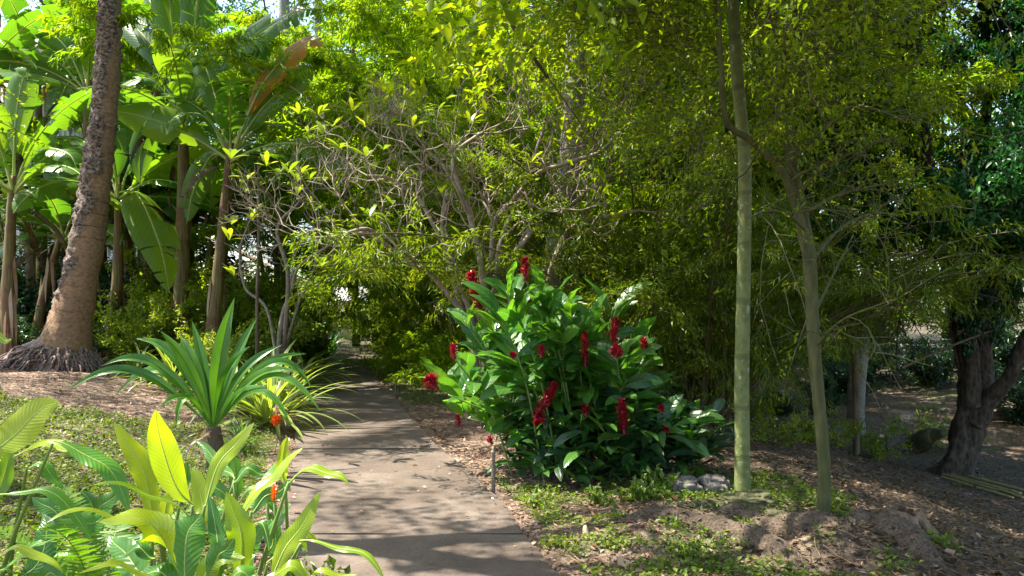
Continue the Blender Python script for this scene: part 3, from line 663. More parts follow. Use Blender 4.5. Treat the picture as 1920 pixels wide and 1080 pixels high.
for src, px, Yd, rz, sc_, lb in [(6, 240, 18.5, 2.0, 1.05, 'banana plant rising just behind the coconut trunk'), (7, 350, 20, 1.0, 1.0, 'banana plant filling the gap directly behind the thick yellow stem'),
        (7, 60, 19, 3.0, 1.1, 'banana plant with dense low leaves in front of the white slats'), (8, -40, 17.5, 5.0, .9, 'banana plant reaching in at the edge below the brown eaves'), (9, 185, 20.5, 2.5, 1.0, 'banana plant showing through behind the hanging grey leaf'),
        (6, 110, 21, .7, .95, 'banana plant deep in the grove near the white wall'), ]:
    x = W(px, 0, Yd)[0]; place(BQ[src], x, Yd, rz, sc_, lb)
print('bananas ok')

# ------------------------------------------------------------------ areca palms in the left background
def areca(seed, label):
    r = rngf(seed); root = empty('areca_palm', (0, 0, 0), label, 'palm'); sm = MB(True); lm = MB(); rm = MB(True)
    for k in range(5):
        a = r.random() * 6.283; b = A(math.cos(a) * .3, math.sin(a) * .3, -.05); h = 1.2 + 1.6 * r.random(); sp = arch(b, a, 1.45, h, .1, 6); tube(sm, sp, np.linspace(.05, .035, 7), 8)
        for q in range(7):
            fs = arch(sp[-1], q * 2.4 + r.random(), math.radians(80 - 9 * q), 1.5 + .5 * r.random(), math.radians(70), 12); frond(lm, rm, fs, .5, .03, 34, seed * 9 + k * 7 + q, .3, .012)
    sm.build('trunk', M['culm_y'], root); rm.build('frond_rib', M['petiole'], root); lm.build('frond', M['palm_leaf'], root); return root
ap = areca(1, 'x'); first(ap, -11.5, 19.5, 0, 1.35, 'feathery areca palm between the banana stems and the white wall')
place(ap, -8.4, 20.5, 2, 1.5, 'feathery areca palm behind the coconut trunk')
place(ap, -10.2, 23, 4, 1.8, 'tall areca palm under the brown eaves')
place(ap, -6.8, 24, 1, 1.5, 'areca palm behind the thick banana stems')

# ------------------------------------------------------------------ houses
def box(mb, x0, x1, y0, y1, z0, z1):
    V = [(x, y, z) for x in (x0, x1) for y in (y0, y1) for z in (z0, z1)]
    mb.add(V, np.array([[0, 1, 3, 2], [4, 6, 7, 5], [0, 4, 5, 1], [2, 3, 7, 6], [0, 2, 6, 4], [1, 5, 7, 3]]))
M['white'] = plain('white painted boards', (.72, .72, .70), .6, .08, 3.)
M['brownp'] = plain('brown timber eaves', (.22, .14, .08), .6, .2, 4.)
M['louver'] = plain('grey louvre', (.45, .47, .48), .5, .1); M['roofm'] = plain('grey roof', (.55, .55, .54), .6, .1)
hb = A(-14, 25, gz(-14, 25)); H_ = Thing('house', hb, 'white slatted house with brown eaves behind the banana plants', 'house')
mb = MB(); box(mb, -26, -11.5, 25, 27.6, .2, 8.6)
for k in range(94): xx = -25.9 + k * .153; box(mb, xx, xx + .06, 24.955, 24.998, .3, 8.5)
H_.part(mb, 'wall', M['white'])
mb = MB(); box(mb, -27.5, -10.6, 23.4, 28.6, 8.62, 8.9); box(mb, -27.6, -10.5, 23.2, 23.4, 8.3, 9.2); box(mb, -24, -10.2, 24.2, 24.94, 6.2, 6.6); H_.part(mb, 'eaves', M['brownp'])
mb = MB(); mb.add([(-27.6, 23.2, 9.2), (-10.4, 23.2, 9.2), (-10.4, 28.6, 9.2), (-27.6, 28.6, 9.2), (-25, 25.9, 10.4), (-13, 25.9, 10.4)], [np.array([[0, 1, 5, 4], [2, 3, 4, 5]]), np.array([[1, 2, 5], [3, 0, 4]])]); H_.part(mb, 'roof', M['roofm'])
for k, (a, b) in enumerate([(-18.6, -17.4), (-16, -14.6), (-12.6, -11.75)]):
    mb = MB(); box(mb, a - .08, a, 24.9, 25.05, 1.2, 3.2); box(mb, b, b + .08, 24.9, 25.05, 1.2, 3.2); box(mb, a, b, 24.9, 25.05, 3.1, 3.2); box(mb, a, b, 24.9, 25.05, 1.2, 1.28)
    w_ = H_.part(mb, 'window', M['white']); mb = MB()
    for q in range(18):
        z0 = 1.3 + q * .1; mb.add([(a, 24.9, z0), (b, 24.9, z0), (b, 24.945, z0 + .08), (a, 24.945, z0 + .08), (a, 24.9, z0 + .01), (b, 24.9, z0 + .01), (b, 24.945, z0 + .09), (a, 24.945, z0 + .09)], np.array([[0, 1, 2, 3], [7, 6, 5, 4], [0, 4, 5, 1], [3, 2, 6, 7]]))
    lv = H_.part(mb, 'louver', M['louver']); lv.parent = w_
sb = A(-9.3, 44, gz(-9.3, 44)); S_ = Thing('garden_shed', sb, 'sunlit white shed at the far end of the path', 'shed')
mb = MB(); box(mb, -11.2, -8.2, 43, 46, -.2, 2.0); S_.part(mb, 'wall', M['white'])
mb = MB(); mb.add([(-11.5, 42.7, 2.01), (-7.9, 42.7, 2.01), (-7.9, 46.3, 2.01), (-11.5, 46.3, 2.01), (-9.7, 42.7, 2.9), (-9.7, 46.3, 2.9)], [np.array([[0, 4, 5, 3], [1, 2, 5, 4]]), np.array([[0, 1, 4], [2, 3, 5]])]); S_.part(mb, 'roof', M['roofm'])
mb = MB(); box(mb, -10.2, -9.4, 42.95, 42.998, 0, 1.75); S_.part(mb, 'door', M['louver'])

# stone wall beyond the stream
wb = A(15, 31.9, -.8); Wl = Thing('stone_wall', wb, 'low pale stone retaining wall on the far bank of the stream', 'wall')
mb = MB(True); r = rngf(4)
def rock(mb, c, s, seed, n=14, rough=.35, flat=1.):
    u = np.linspace(0, math.pi, n); v = np.linspace(0, 2 * math.pi, 2 * n, endpoint=False)
    U, V_ = np.meshgrid(u, v, indexing='ij'); d = np.stack([np.sin(U) * np.cos(V_), np.sin(U) * np.sin(V_), np.cos(U)], -1)
    rr = 1 + rough * (vn(d * 1.7 + seed * 3.1) * 2 - 1) + rough * .4 * (vn(d * 4 + seed) * 2 - 1)
    rr = rr + .10 * rough * (vn(d * 13 + seed) * 2 - 1) + .05 * rough * (vn(d * 31) * 2 - 1) + .3 * rough * np.abs(vn(d * 6 + seed * 2) * 2 - 1)
    q = np.sign(d) * np.abs(d) ** .62
    Vv = np.asarray(c) + q * rr[..., None] * np.asarray(s); k = 2 * n; i = np.arange(n - 1)[:, None] * k; j = np.arange(k)[None]; j2 = (j + 1) % k
    mb.add(Vv, np.stack([i + j, i + k + j, i + k + j2, i + j2], -1).reshape(-1, 4))
for row in range(5):
    xx = 8.5 + (row % 2) * .2
    while xx < 25:
        wd = .3 + .3 * r.random(); rock(mb, (xx + wd / 2, 31.9 + .02 * row, -.72 + row * .2), (wd * .5, .22, .115), int(r.integers(999)), 6, .15); xx += wd
Wl.part(mb, 'stonework', M['rock'])

# ------------------------------------------------------------------ frangipani trees
def fr_fork(r, p, d, L, rad, depth, mb, tufts):
    n = 5; P = [p]
    for i in range(n): d = nz(d + r.normal(size=3) * .13 + A(0, 0, .07)); P.append(P[-1] + d * L / n)
    P = np.array(P); R = np.linspace(rad, rad * .8, n + 1)
    if depth == 0: R[-1] *= .7
    tube(mb, P, R, 6, seed=int(r.integers(99)))
    if depth == 0: tufts.append((P[-1], d)); return
    k = 2 if r.random() < .7 else 3; a0 = r.random() * 6.283; ref = nz(np.cross(d, A(.3, .2, .9))); ref2 = np.cross(d, ref)
    for q in range(k):
        a = a0 + q * 6.283 / k; an = .5 + .35 * r.random(); ax = ref * math.cos(a) + ref2 * math.sin(a)
        fr_fork(r, P[-1], nz(d * math.cos(an) + ax * math.sin(an)), L * (.68 + .25 * r.random()), rad * .74, depth - 1 if r.random() < .85 else max(0, depth - 2), mb, tufts)
def frangipani(Yd, limbs, label, seed, depth=4, base_px=None, leafp=.4):
    r = rngf(seed); bx = W(base_px, 0, Yd)[0]; T = Thing('frangipani_tree', A(bx, Yd, gz(bx, Yd)), label, 'tree', 'bare branched frangipani trees')
    tuf = []; root = A(bx, Yd, gz(bx, Yd) - .1)
    for k, (pts, w0) in enumerate(limbs):
        bm = MB(True); Q = [W(a, b, Yd + dy) for a, b, dy in pts]; P = catmull(Q, 8 * len(Q)); n = len(P); R = np.linspace(w0, w0 * .5, n) / F * Yd / 2; tube(bm, P, R, 9, seed=k, rough=.05)
        for q in range(2, len(Q)):
            i = min(n - 1, int(q / (len(Q) - 1) * (n - 1))); d = nz(P[i] - P[max(0, i - 4)]); m = int(r.random() < .75) if q < len(Q) - 1 else 2
            for _ in range(m + (r.random() < .35)):
                dd = nz(d + randdir(r, 1)[0] * .95 + A(0, 0, .1)); fr_fork(r, P[i], dd, .36 + .14 * r.random(), max(.010, R[i] * .52), depth if q == len(Q) - 1 else depth - 1, bm, tuf)
        T.part(bm, 'limb', M['frangi'])
    tu = [t for t in tuf if r.random() < leafp]; lm = MB(True)
    for k, (p, d) in enumerate(tu):
        for q in range(int(r.integers(3, 8))):
            P = arch(p, r.random() * 6.283, math.radians(20 + 50 * r.random()), .12 + .12 * r.random(), .7, 5); lamina(lm, P, wprof(5, .028, .08, .6), A(0, 0, 1), .2, 0, k, 1)
    T.part(lm, 'foliage', M['lime_leaf']); print('frangi', len(tuf)); return T
frangipani(10, [([(893, 700, 0), (880, 610, 0), (835, 545, -.1), (800, 508, -.2), (765, 492, -.3), (722, 458, -.5), (690, 430, -.7), (640, 440, -.9)], 13),
                ([(895, 700, .1), (885, 600, .1), (866, 545, .2), (850, 490, .3), (812, 420, .3), (782, 370, .4), (730, 335, .3), (690, 330, .2)], 12),
                ([(905, 700, .2), (900, 570, .1), (920, 500, .0), (928, 420, 0), (965, 372, -.2), (1008, 326, -.3), (1065, 305, -.5), (1120, 288, -.6)], 13),
                ([(905, 690, .3), (925, 560, .3), (940, 450, .5), (975, 375, .6), (1000, 300, .7), (1020, 240, .8)], 14),
                ([(912, 700, -.2), (955, 600, -.2), (958, 495, -.2), (985, 450, -.3), (1020, 410, -.2)], 15),
                ([(920, 700, .4), (1010, 590, .4), (1035, 500, .3), (1060, 440, .2), (1085, 420, .1), (1140, 405, 0), (1200, 395, 0)], 13),
                ([(900, 690, .5), (860, 560, .8), (830, 430, 1.), (840, 330, 1.1), (800, 280, 1.2)], 14),
                ([(910, 690, -.3), (905, 520, -.4), (880, 400, -.5), (850, 300, -.5), (900, 250, -.3)], 14)],
           'bare twisting frangipani tree rising behind the red ginger', 21, 5, 900, .10)
frangipani(14.5, [([(520, 690, 0), (528, 600, 0), (548, 540, 0), (560, 500, 0), (610, 465, -.2), (660, 430, -.4)], 10), ([(522, 690, .1), (500, 580, .2), (460, 540, .3), (450, 470, .4), (470, 410, .4)], 7),
                ([(525, 690, .2), (560, 570, .3), (590, 500, .4), (600, 420, .5), (640, 380, .5)], 7), ([(530, 680, .2), (540, 520, -.3), (520, 430, -.4), (560, 380, -.4)], 10)],
           'smaller frangipani leaning over the path from the lime shrubs', 22, 2, 522, .5)

# ------------------------------------------------------------------ trunks on the right
def px_tube(mb, pts, Yd, sides=16, n=60, seed=0, rough=.04, dy=0):
    P = catmull([W(a, b, Yd + (q[0] if q else 0)) for a, b, w_, *q in pts], n); R = np.interp(np.linspace(0, 1, n), np.linspace(0, 1, len(pts)), [p[2] / F * Yd / 2 for p in pts]); tube(mb, P, R, sides, seed=seed, rough=rough); return P, R
# smooth pale trunk
bx = W(1392, 0, 6.85)[0]; T_ = Thing('smooth_barked_tree', A(bx, 6.85, gz(bx, 6.85)), 'straight slender tree with smooth pale green bark', 'tree')
mb = MB(True); px_tube(mb, [(1392, 960, 42), (1392, 925, 32), (1392, 860, 28), (1391, 700, 27), (1395, 500, 25), (1396, 300, 24), (1383, 150, 23), (1374, 0, 22), (1372, -200, 23), (1380, -500, 18)], 6.85, 24, 120, rough=.03)
T_.part(mb, 'trunk', M['smooth'])
r = rngf(31); segs, tips = [], []; c = dict(step=.25, wander=.12, up=.02, taper=.5, kids=[0, 4, 5], angle=.9, ratio=.55, rr=.6); c['from'] = .25
for k in range(20):
    z = 4.5 + k * .14; a = k * 2.4; grow(r, A(1.88, 6.85, z), A(math.cos(a), math.sin(a), .3), 2.8, .035, 2, c, segs, tips)
mb = MB(True); segs_to(mb, segs); T_.part(mb, 'branch', M['smooth']); mb = MB(); spray(mb, np.array([t[0] for t in tips]), np.array([t[1] for t in tips]), 26, .10, .05, .25, seed=5); T_.part(mb, 'crown', M['fine_leaf'])
# branching olive tree
bx = W(1543, 0, 5.9)[0]; T_ = Thing('forked_tree', A(bx, 5.9, gz(bx, 5.9)), 'thin forked tree with ridged olive bark and fine yellow green leaves', 'tree')
mb = MB(True); px_tube(mb, [(1544, 1010, 34), (1543, 970, 27), (1546, 890, 23), (1539, 790, 23), (1526, 650, 23), (1520, 520, 24), (1513, 450, 25), (1492, 350, 22), (1480, 240, 22), (1500, 150, 18), (1488, 50, 15), (1485, -80, 13), (1490, -300, 9)], 5.9, 20, 150, rough=.07)
T_.part(mb, 'trunk', M['branch'])
segs, tips = [], []; c = dict(step=.12, wander=.16, up=.0, taper=.5, kids=[0, 5, 6], angle=.95, ratio=.6, rr=.6, flat=.75); c['from'] = .2
limbs = [([(1520, 500, 22), (1490, 380, 17), (1460, 312, 14), (1405, 262, 13), (1362, 225, 11), (1351, 110, 10), (1343, -30, 9), (1325, -200, 7)], -.3),
         ([(1502, 150, 10), (1560, 90, 8), (1600, 50, 7), (1650, -10, 6), (1700, -60, 5)], .2), ([(1480, 230, 9), (1440, 170, 8), (1420, 90, 6), (1415, 20, 5)], .4),
         ([(1350, 120, 7), (1320, 60, 7), (1260, 30, 5), (1180, 20, 4)], -.2), ([(1362, 224, 6), (1330, 210, 6), (1270, 205, 5), (1200, 215, 4)], .1),
         ([(1490, 200, 8), (1560, 190, 7), (1640, 205, 5), (1700, 230, 4)], -.4), ([(1520, 440, 8), (1480, 405, 6), (1440, 395, 4), (1400, 410, 3)], -.5),
         ([(1527, 480, 8), (1580, 425, 6), (1640, 400, 4), (1690, 405, 3)], .4), ([(1478, 320, 7), (1430, 280, 5), (1390, 330, 4), (1330, 340, 3)], .5), ([(1522, 600, 6), (1560, 520, 5), (1600, 440, 3)], .2),
         ([(1500, 130, 8), (1450, 60, 6), (1440, -40, 5)], -.6), ([(1530, 650, 5), (1580, 600, 4), (1680, 560, 3)], -.5), ([(1490, 60, 8), (1560, -10, 6), (1620, -80, 5)], -.7), ([(1347, 50, 6), (1290, -20, 6), (1200, -60, 5)], .6)]
for k, (pts, dy) in enumerate(limbs):
    bm = MB(True); n = len(pts); P = catmull([W(a, b, 5.9 + dy * q / (n - 1) * 2.2) for q, (a, b, _) in enumerate(pts)], 12 * n); R = np.interp(np.linspace(0, 1, len(P)), np.linspace(0, 1, n), [p[2] / F * 5.9 / 2 for p in pts])
    tube(bm, P, R, 10, seed=k, rough=.06); T_.part(bm, 'limb', M['branch'])
    for q in range(8, len(P), 3 if min(p[1] for p in pts) < 120 else 6):
        d = nz(nz(P[q] - P[q - 3]) * .6 + randdir(r, 1)[0] * .9 * A(1, 1, .6)); grow(r, P[q], d, .42 + .4 * r.random(), max(.005, R[q] * .45), 2 if q % 2 else 1, c, segs, tips)
for q in range(46):                                   # twigs on the upper trunk and outer crown
    a = r.random() * 6.283; p = W(1480 + r.normal() * 30, -20 - 200 * r.random(), 5.9); grow(r, p, A(math.cos(a), math.sin(a), .25 * r.normal()), .9 + .6 * r.random(), .012, 2, c, segs, tips)
def clear_of_trunk(P):
    return not np.any((np.abs(P[:, 0] * 6.85 / P[:, 1] - 1.93) < .13) & (P[:, 1] < 6.9) & (P[:, 2] < 4.2))
segs = [q for q in segs if clear_of_trunk(q[0])]
mb = MB(True); segs_to(mb, segs, (3, 4, 5, 5, 5)); T_.part(mb, 'branch', M['branch'])
P = np.array([t[0] for t in tips]); D = np.array([t[1] for t in tips])
pxx = P[:, 0] / P[:, 1] * F + 960; kp = ~((np.abs(P[:, 0] * 6.85 / P[:, 1] - 1.94) < .17) & (P[:, 1] < 6.9) & (P[:, 2] < 4.2)) & ~((np.abs(P[:, 0] - 2.27) < .16) & (P[:, 1] < 5.95) & (P[:, 2] < 2.7)) & ((P[:, 2] > 2.5) | (r.random(len(P)) < .22))
P, D = P[kp], D[kp]; print('forked', len(P))
mb = MB(); spray(mb, P, D, 4, .042, .019, .06, seed=6, droop=.1, outward=.8); T_.part(mb, 'crown', M['fine_leaf'])

# ficus
YF = 13.2; bx = W(1808, 0, YF)[0]; T_ = Thing('old_fig_tree', A(bx, YF, gz(bx, YF)), 'old dark fig tree with twisted trunk leaning over the stream', 'tree')
mb = MB(True); px_tube(mb, [(1782, 905, 84), (1792, 878, 60), (1804, 840, 50), (1820, 785, 50), (1832, 735, 54), (1836, 700, 40)], YF, 32, 60, 3, .3)
px_tube(mb, [(1770, 900, 34, -.2), (1792, 850, 30, -.2), (1808, 780, 30, -.15), (1812, 700, 30), (1800, 620, 28), (1790, 540, 24), (1770, 440, 20), (1740, 300, 17), (1730, 150, 12)], YF, 16, 60, 4, .22)
px_tube(mb, [(1832, 780, 44, .1), (1842, 700, 36, .1), (1840, 620, 32, .1), (1852, 540, 28, .3), (1840, 400, 24, .5), (1850, 200, 18, .6), (1845, 0, 13)], YF, 16, 60, 5, .22)
px_tube(mb, [(1826, 790, 44, -.2), (1862, 742, 28, -.4), (1892, 708, 24, -.6), (1922, 640, 22, -.8), (1970, 560, 20, -1)], YF, 16, 50, 6, .18)
px_tube(mb, [(1822, 760, 34, -.3), (1822, 660, 22, -.4), (1814, 600, 18, -.4), (1828, 500, 14, -.3)], YF, 12, 40, 7, .2)
for k in range(6): px_tube(mb, [(1775 + k * 16, 520 + 20 * (k % 3), 4, -.2), (1780 + k * 13, 600, 5, -.25), (1795 + k * 8, 680, 6, -.2), (1812 + k * 4, 740, 8, -.1)], YF, 6, 24, 10 + k, .12)
T_.part(mb, 'trunk', M['ficus'])
segs, tips = [], []; c = dict(step=.35, wander=.14, up=-.01, taper=.45, kids=[0, 5, 5, 6], angle=1., ratio=.62, rr=.55); c['from'] = .2
starts = [(1740, 300, 0, (-.9, -.2, .4)), (1760, 420, 0, (-.8, .3, .15)), (1845, 350, .4, (.6, -.3, .5)), (1850, 200, .5, (-.3, -.6, .7)), (1845, 60, 0, (.2, .2, 1)), (1735, 200, 0, (-.4, .4, .8)), (1970, 560, -1, (.5, -.3, .6)),
          (1850, 120, 0, (-.8, -.3, .5)), (1850, 480, .2, (.2, -.8, .3)), (1790, 480, 0, (-.4, -.8, .25)), (1840, 300, .3, (.8, .3, .2)), (1735, 120, 0, (-.6, -.2, .9)), (1845, -40, 0, (.6, -.5, .8))]
for a, b, dy, d in starts: grow(r, W(a, b, YF + dy), A(*d), 2.7, .07, 3, c, segs, tips)
mb = MB(True); segs_to(mb, segs, (3, 4, 6, 8, 8)); T_.part(mb, 'branch', M['ficus'])
P = np.array([t[0] for t in tips]); D = np.array([t[1] for t in tips]); kp = ~((P[:, 0] < 7.1) & (P[:, 2] < 2.6)) & (P[:, 2] > 1.9); P, D = P[kp], D[kp]; print('ficus', len(P))
mb = MB(); spray(mb, P, D, max(3, int(230000 / len(P))), .10, .045, .22, seed=7, droop=.5, outward=.5); T_.part(mb, 'crown', M['ficus_leaf'])
mb = MB(); vt = MB(True)                               # leafy vines hanging over the trunk
for k in range(26):
    a, b = 1780 + 130 * r.random(), 300 + 180 * r.random(); p = W(a, b, YF - .5 - .8 * r.random()); l = .5 + 1.1 * r.random(); Q = catmull([p, p - A(.08 * r.normal(), 0, l * .5), p - A(.1 * r.normal(), 0, l)], 16)
    tube(vt, Q, .006, 3); spray(mb, Q, np.repeat(A(0, 0, -1)[None], 16, 0), 14, .10, .06, .13, seed=k + 900, droop=.8)
T_.part(vt, 'vine', M['ficus']); T_.part(mb, 'vine_foliage', M['vine'])

# other trunks
def simple_trunk(name, pts, Yd, mat, label, sides=18, rough=.06, crown=None, cat='tree', group=None):
    bx = W(pts[0][0], 0, Yd)[0]; T = Thing(name, A(bx, Yd, gz(bx, Yd)), label, cat, group); mb = MB(True)
    b = A(bx, Yd, gz(bx, Yd) - .1); P = catmull([b] + [W(a, q, Yd) for a, q, _ in pts], 90); R = np.interp(np.linspace(0, 1, 90), np.linspace(0, 1, len(pts) + 1), [pts[0][2] * 1.15 / F * Yd / 2] + [p[2] / F * Yd / 2 for p in pts])
    tube(mb, P, R, sides, rough=rough, seed=int(pts[0][0])); T.part(mb, 'trunk', mat)
    if crown:
        lm = MB(); rb = MB(True)
        for k in range(16): frond(lm, rb, arch(P[-1], k * 2.4, math.radians(72 - k * 6), crown, math.radians(70), 14), crown * .24, .05, 54, k, .5, .03)
        T.part(lm, 'frond', M['palm_leaf']); T.part(rb, 'frond_rib', M['petiole'])
    return T
simple_trunk('royal_palm', [(1022, 600, 50), (1040, 500, 48), (1055, 400, 44), (1068, 300, 42), (1078, 150, 38), (1082, 0, 36), (1090, -300, 32)], 11.6, M['greybark'], 'pale grey speckled palm trunk rising behind the frangipani', crown=3.4, cat='palm tree')
simple_trunk('slim_palm', [(527, 560, 27), (527, 450, 25), (528, 350, 24), (530, 250, 22), (532, 80, 20), (533, -120, 18), (534, -330, 17)], 24, M['greybark'], 'grey speckled palm trunk standing behind the lime shrubs', crown=3., cat='palm tree')
simple_trunk('slim_palm', [(604, 590, 19), (604, 500, 17), (602, 400, 16), (598, 200, 14), (596, 0, 13), (594, -250, 12)], 27, M['greybark'], 'thin grey palm trunk standing left of the path end', crown=3., cat='palm tree')
simple_trunk('slim_palm', [(668, 600, 14), (666, 540, 13), (664, 300, 11), (662, 0, 10), (660, -200, 10)], 34, M['brownbark'], 'thin dark palm trunk standing by the far shed', crown=3., cat='palm tree')
simple_trunk('bare_sapling', [(482, 640, 7), (482, 560, 6), (485, 450, 6), (484, 300, 4)], 14, M['brownbark'], 'thin straight sapling among the lime shrubs', 8, .02, cat='sapling')
simple_trunk('leaning_tree', [(1605, 760, 30), (1608, 700, 32), (1618, 630, 28), (1624, 560, 24), (1630, 400, 18), (1600, 150, 12)], 18, M['greybark'], 'leaning grey trunk standing in front of the stone wall')
print('trunks ok')

# ------------------------------------------------------------------ bamboos
bb = make_bamboo('bamboo_clump', 41, 24, 10.5, .8, 34, M['bamboo_leaf'], M['culm_y'], 66, 19, .14, 'x')
GB = 'feathery bamboo clumps filling the middle'
first(bb, 1.3, 16.5, 0, 1.12, 'bamboo clump with yellow culms behind the frangipani tree', GB)
place(bb, -.9, 20.5, 2.1, 1.1, 'bright feathery bamboo clump arching over the path', GB)
place(bb, 4.2, 20, 4.0, 1.2, 'bamboo clump standing behind the smooth green trunk', GB)
place(bb, -1.2, 28.5, 1.1, 1.3, 'bamboo clump beside the far bend of the path', GB)
place(bb, 2.9, 17.8, 3.3, 1.05, 'bamboo clump standing right behind the first yellow one', GB)
place(bb, -1.6, 23.6, .4, 1.25, 'bamboo clump closest to the path on its far stretch', GB)
place(bb, .8, 24, 5.2, 1.4, 'tall bamboo clump behind the other bright clumps', GB)
ob = make_bamboo('dark_bamboo_clump', 42, 30, 6.5, .55, 42, M['olive_leaf'], M['culm_d'], 32, 13, .095, 'x', low=.22, rad=.022)
GO = 'dark bamboo clumps behind the red ginger'
first(ob, 2.6, 11.4, 2.6, 1, 'dark bamboo clump with crowded culms beside the ginger', GO)
place(ob, 3.7, 14.8, 4.0, .8, 'dark bamboo clump between the smooth trunk and the forked tree', GO)
place(ob, 1.8, 13.6, 4.4, 1., 'dark bamboo clump right behind the frangipani branches', GO)

# ------------------------------------------------------------------ background trees
bt = make_tree('broadleaf_tree', 51, 11, .2, M['back_leaf'], M['brownbark'], .15, .065, 24, .36, 'x', first_branch=.18)
bd = make_tree('dark_tree', 52, 12, .22, M['ficus_leaf'], M['ficus'], .13, .06, 24, .42, 'x', first_branch=.15)
GT = 'background trees closing the view'
spots = [(bt, -20, 38, 1.59, 'green tree rising behind the white house'), (bd, -15.5, 33, 1.45, 'dark tree behind the banana crowns'), (bt, -2.5, 40, 1.67, 'light green tree behind the far end of the path'),
         (bd, -2, 33, 1.59, 'dark tree behind the bright bamboo'), (bd, 3, 29, 1.45, 'dark tree behind the yellow bamboo culms'), (bt, 8, 36, 1.59, 'light green tree standing behind the stone wall end'),
         (bd, 5.2, 26, 1.16, 'dark tree filling the gap beside the forked tree'), (bt, 13.5, 38, 1.45, 'sunlit tree beyond the middle of the stone wall'), (bt, 19, 35, 1.52, 'sunlit tree seen under the fig branches'),
         (bd, 17.5, 24, 1.45, 'dark tree across the stream behind the fig'), (bt, 26, 36, 1.74, 'big tree beyond the stream at the picture edge'), (bt, 11.2, 45, 1.89, 'tall pale tree farthest beyond the wall'), (bd, -19, 30, 1.59, 'dark tree beside the white house'),
         (bt, -6.4, 50, 1.89, 'tall spreading tree just behind the shed'), (bt, -12.5, 52, 2.03, 'tall light tree behind the shed'), (bt, 1, 40, 2.17, 'tall light tree farthest behind the bamboo')]
used = set()
for k, (pr, x, y, s, lb) in enumerate(spots):
    if id(pr) in used: place(pr, x, y, k * 1.7, s, lb, GT)
    else: used.add(id(pr)); first(pr, x, y, k * 1.7, s, lb, GT)

# unseen canopy overhead: dapples the path, copies added to darken path and right slope
cb = make_tree('unseen_shade_tree', 61, 10.5, .2, M['fine_leaf'], M['brownbark'], .10, .05, 26, .42, 'x', first_branch=.55)
first(cb, -5.2, 6.6, .5, 1.1, 'unseen spreading shade tree beside the path whose crown dapples the slabs', zs=1.25)
place(cb, -9.6, 6.6, 2.2, 1.0, 'unseen second shade tree added out past the coconut palm for more shade on the path')
place(cb, 10.8, 6.8, 1.0, 1.05, 'unseen shade tree added out past the slope beside the fig to darken the slope')
place(cb, 8.3, 2.6, 5.0, 1.0, 'unseen shade tree added just outside the slope beside the stump to darken the ground')

# ------------------------------------------------------------------ shrubs
lime = make_shrub('lime_shrub', 71, 1.9, 1.3, 46, M['lime_leaf'], .075, .038, 26, 'x', .14)
GL = 'lime green shrubs left of the path'
first(lime, -5.8, 16.4, 0, 1.3, 'lime green shrub under the smaller frangipani', GL)
for x, y, s, rz, lb in [(-6.4, 18.6, 1.15, 1, 'lime green shrub in front of the speckled palm trunk'), (-5.2, 14.2, .62, 2, 'low lime shrub behind the strap leaved clumps'), (-6.4, 20.3, 1.4, 3.6, 'tall lime green shrub leaning towards the far path'), (12.2, 34, 2.0, 1.1, 'sunlit shrub on the terrace above the wall end'), (15.6, 34.6, 2.2, 2.1, 'sunlit shrub above the middle of the stone wall'), (19.4, 34.2, 2.1, 3.1, 'sunlit shrub above the wall behind the fig'), (-7.9, 26.5, 1.4, 2.6, 'bright shrub on the outer side of the path bend'), (-8.6, 33.5, 1.7, 2, 'sunlit shrub past the last slabs of the path'), (-5.6, 35, 1.9, 4, 'sunlit shrub in front of the far shed'), (-10.8, 37, 1.9, 5.3, 'bright shrub left of the far shed'), (-4.6, 30.5, 1.5, .6, 'bright shrub at the bend where the path vanishes'), (-7.4, 17.6, 1.4, 5, 'tall lime green shrub against the banana stems'), (-6.9, 22.5, 1.4, 3, 'lime green shrub beside the thin palm trunk'), (-7.2, 15.6, .85, 4, 'lime green shrub beside the banana stems')]:
    place(lime, x, y, rz, s, lb, GL)
bs = make_bamboo('feathery_shrub', 72, 26, 2.6, .4, 60, M['bamboo_leaf'], M['culm_y'], 16, 8, .13, 'x', low=.12, rad=.008, cat='shrub')
GF = 'feathery bright shrubs right of the path'
first(bs, -.75, 17.2, 0, .8, 'feathery yellow green shrub overhanging the path bend', GF)
for x, y, s, rz, lb in [(.3, 14.6, .75, 1.2, 'feathery shrub between the path bend and the ginger'), (-2.2, 23, .95, 2.3, 'feathery shrub beside the farthest slabs'), (.9, 12.6, .65, 3.4, 'low feathery shrub under the frangipani limbs'), (-1.4, 19.8, .9, 4.1, 'feathery shrub in the middle of the row along the path')]:
    place(bs, x, y, rz, s, lb, GF)
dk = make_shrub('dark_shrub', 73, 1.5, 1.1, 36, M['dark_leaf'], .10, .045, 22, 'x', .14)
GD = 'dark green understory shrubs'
first(dk, 1.15, 8.1, 0, .62, 'dark shrub filling the foot of the red ginger', GD)
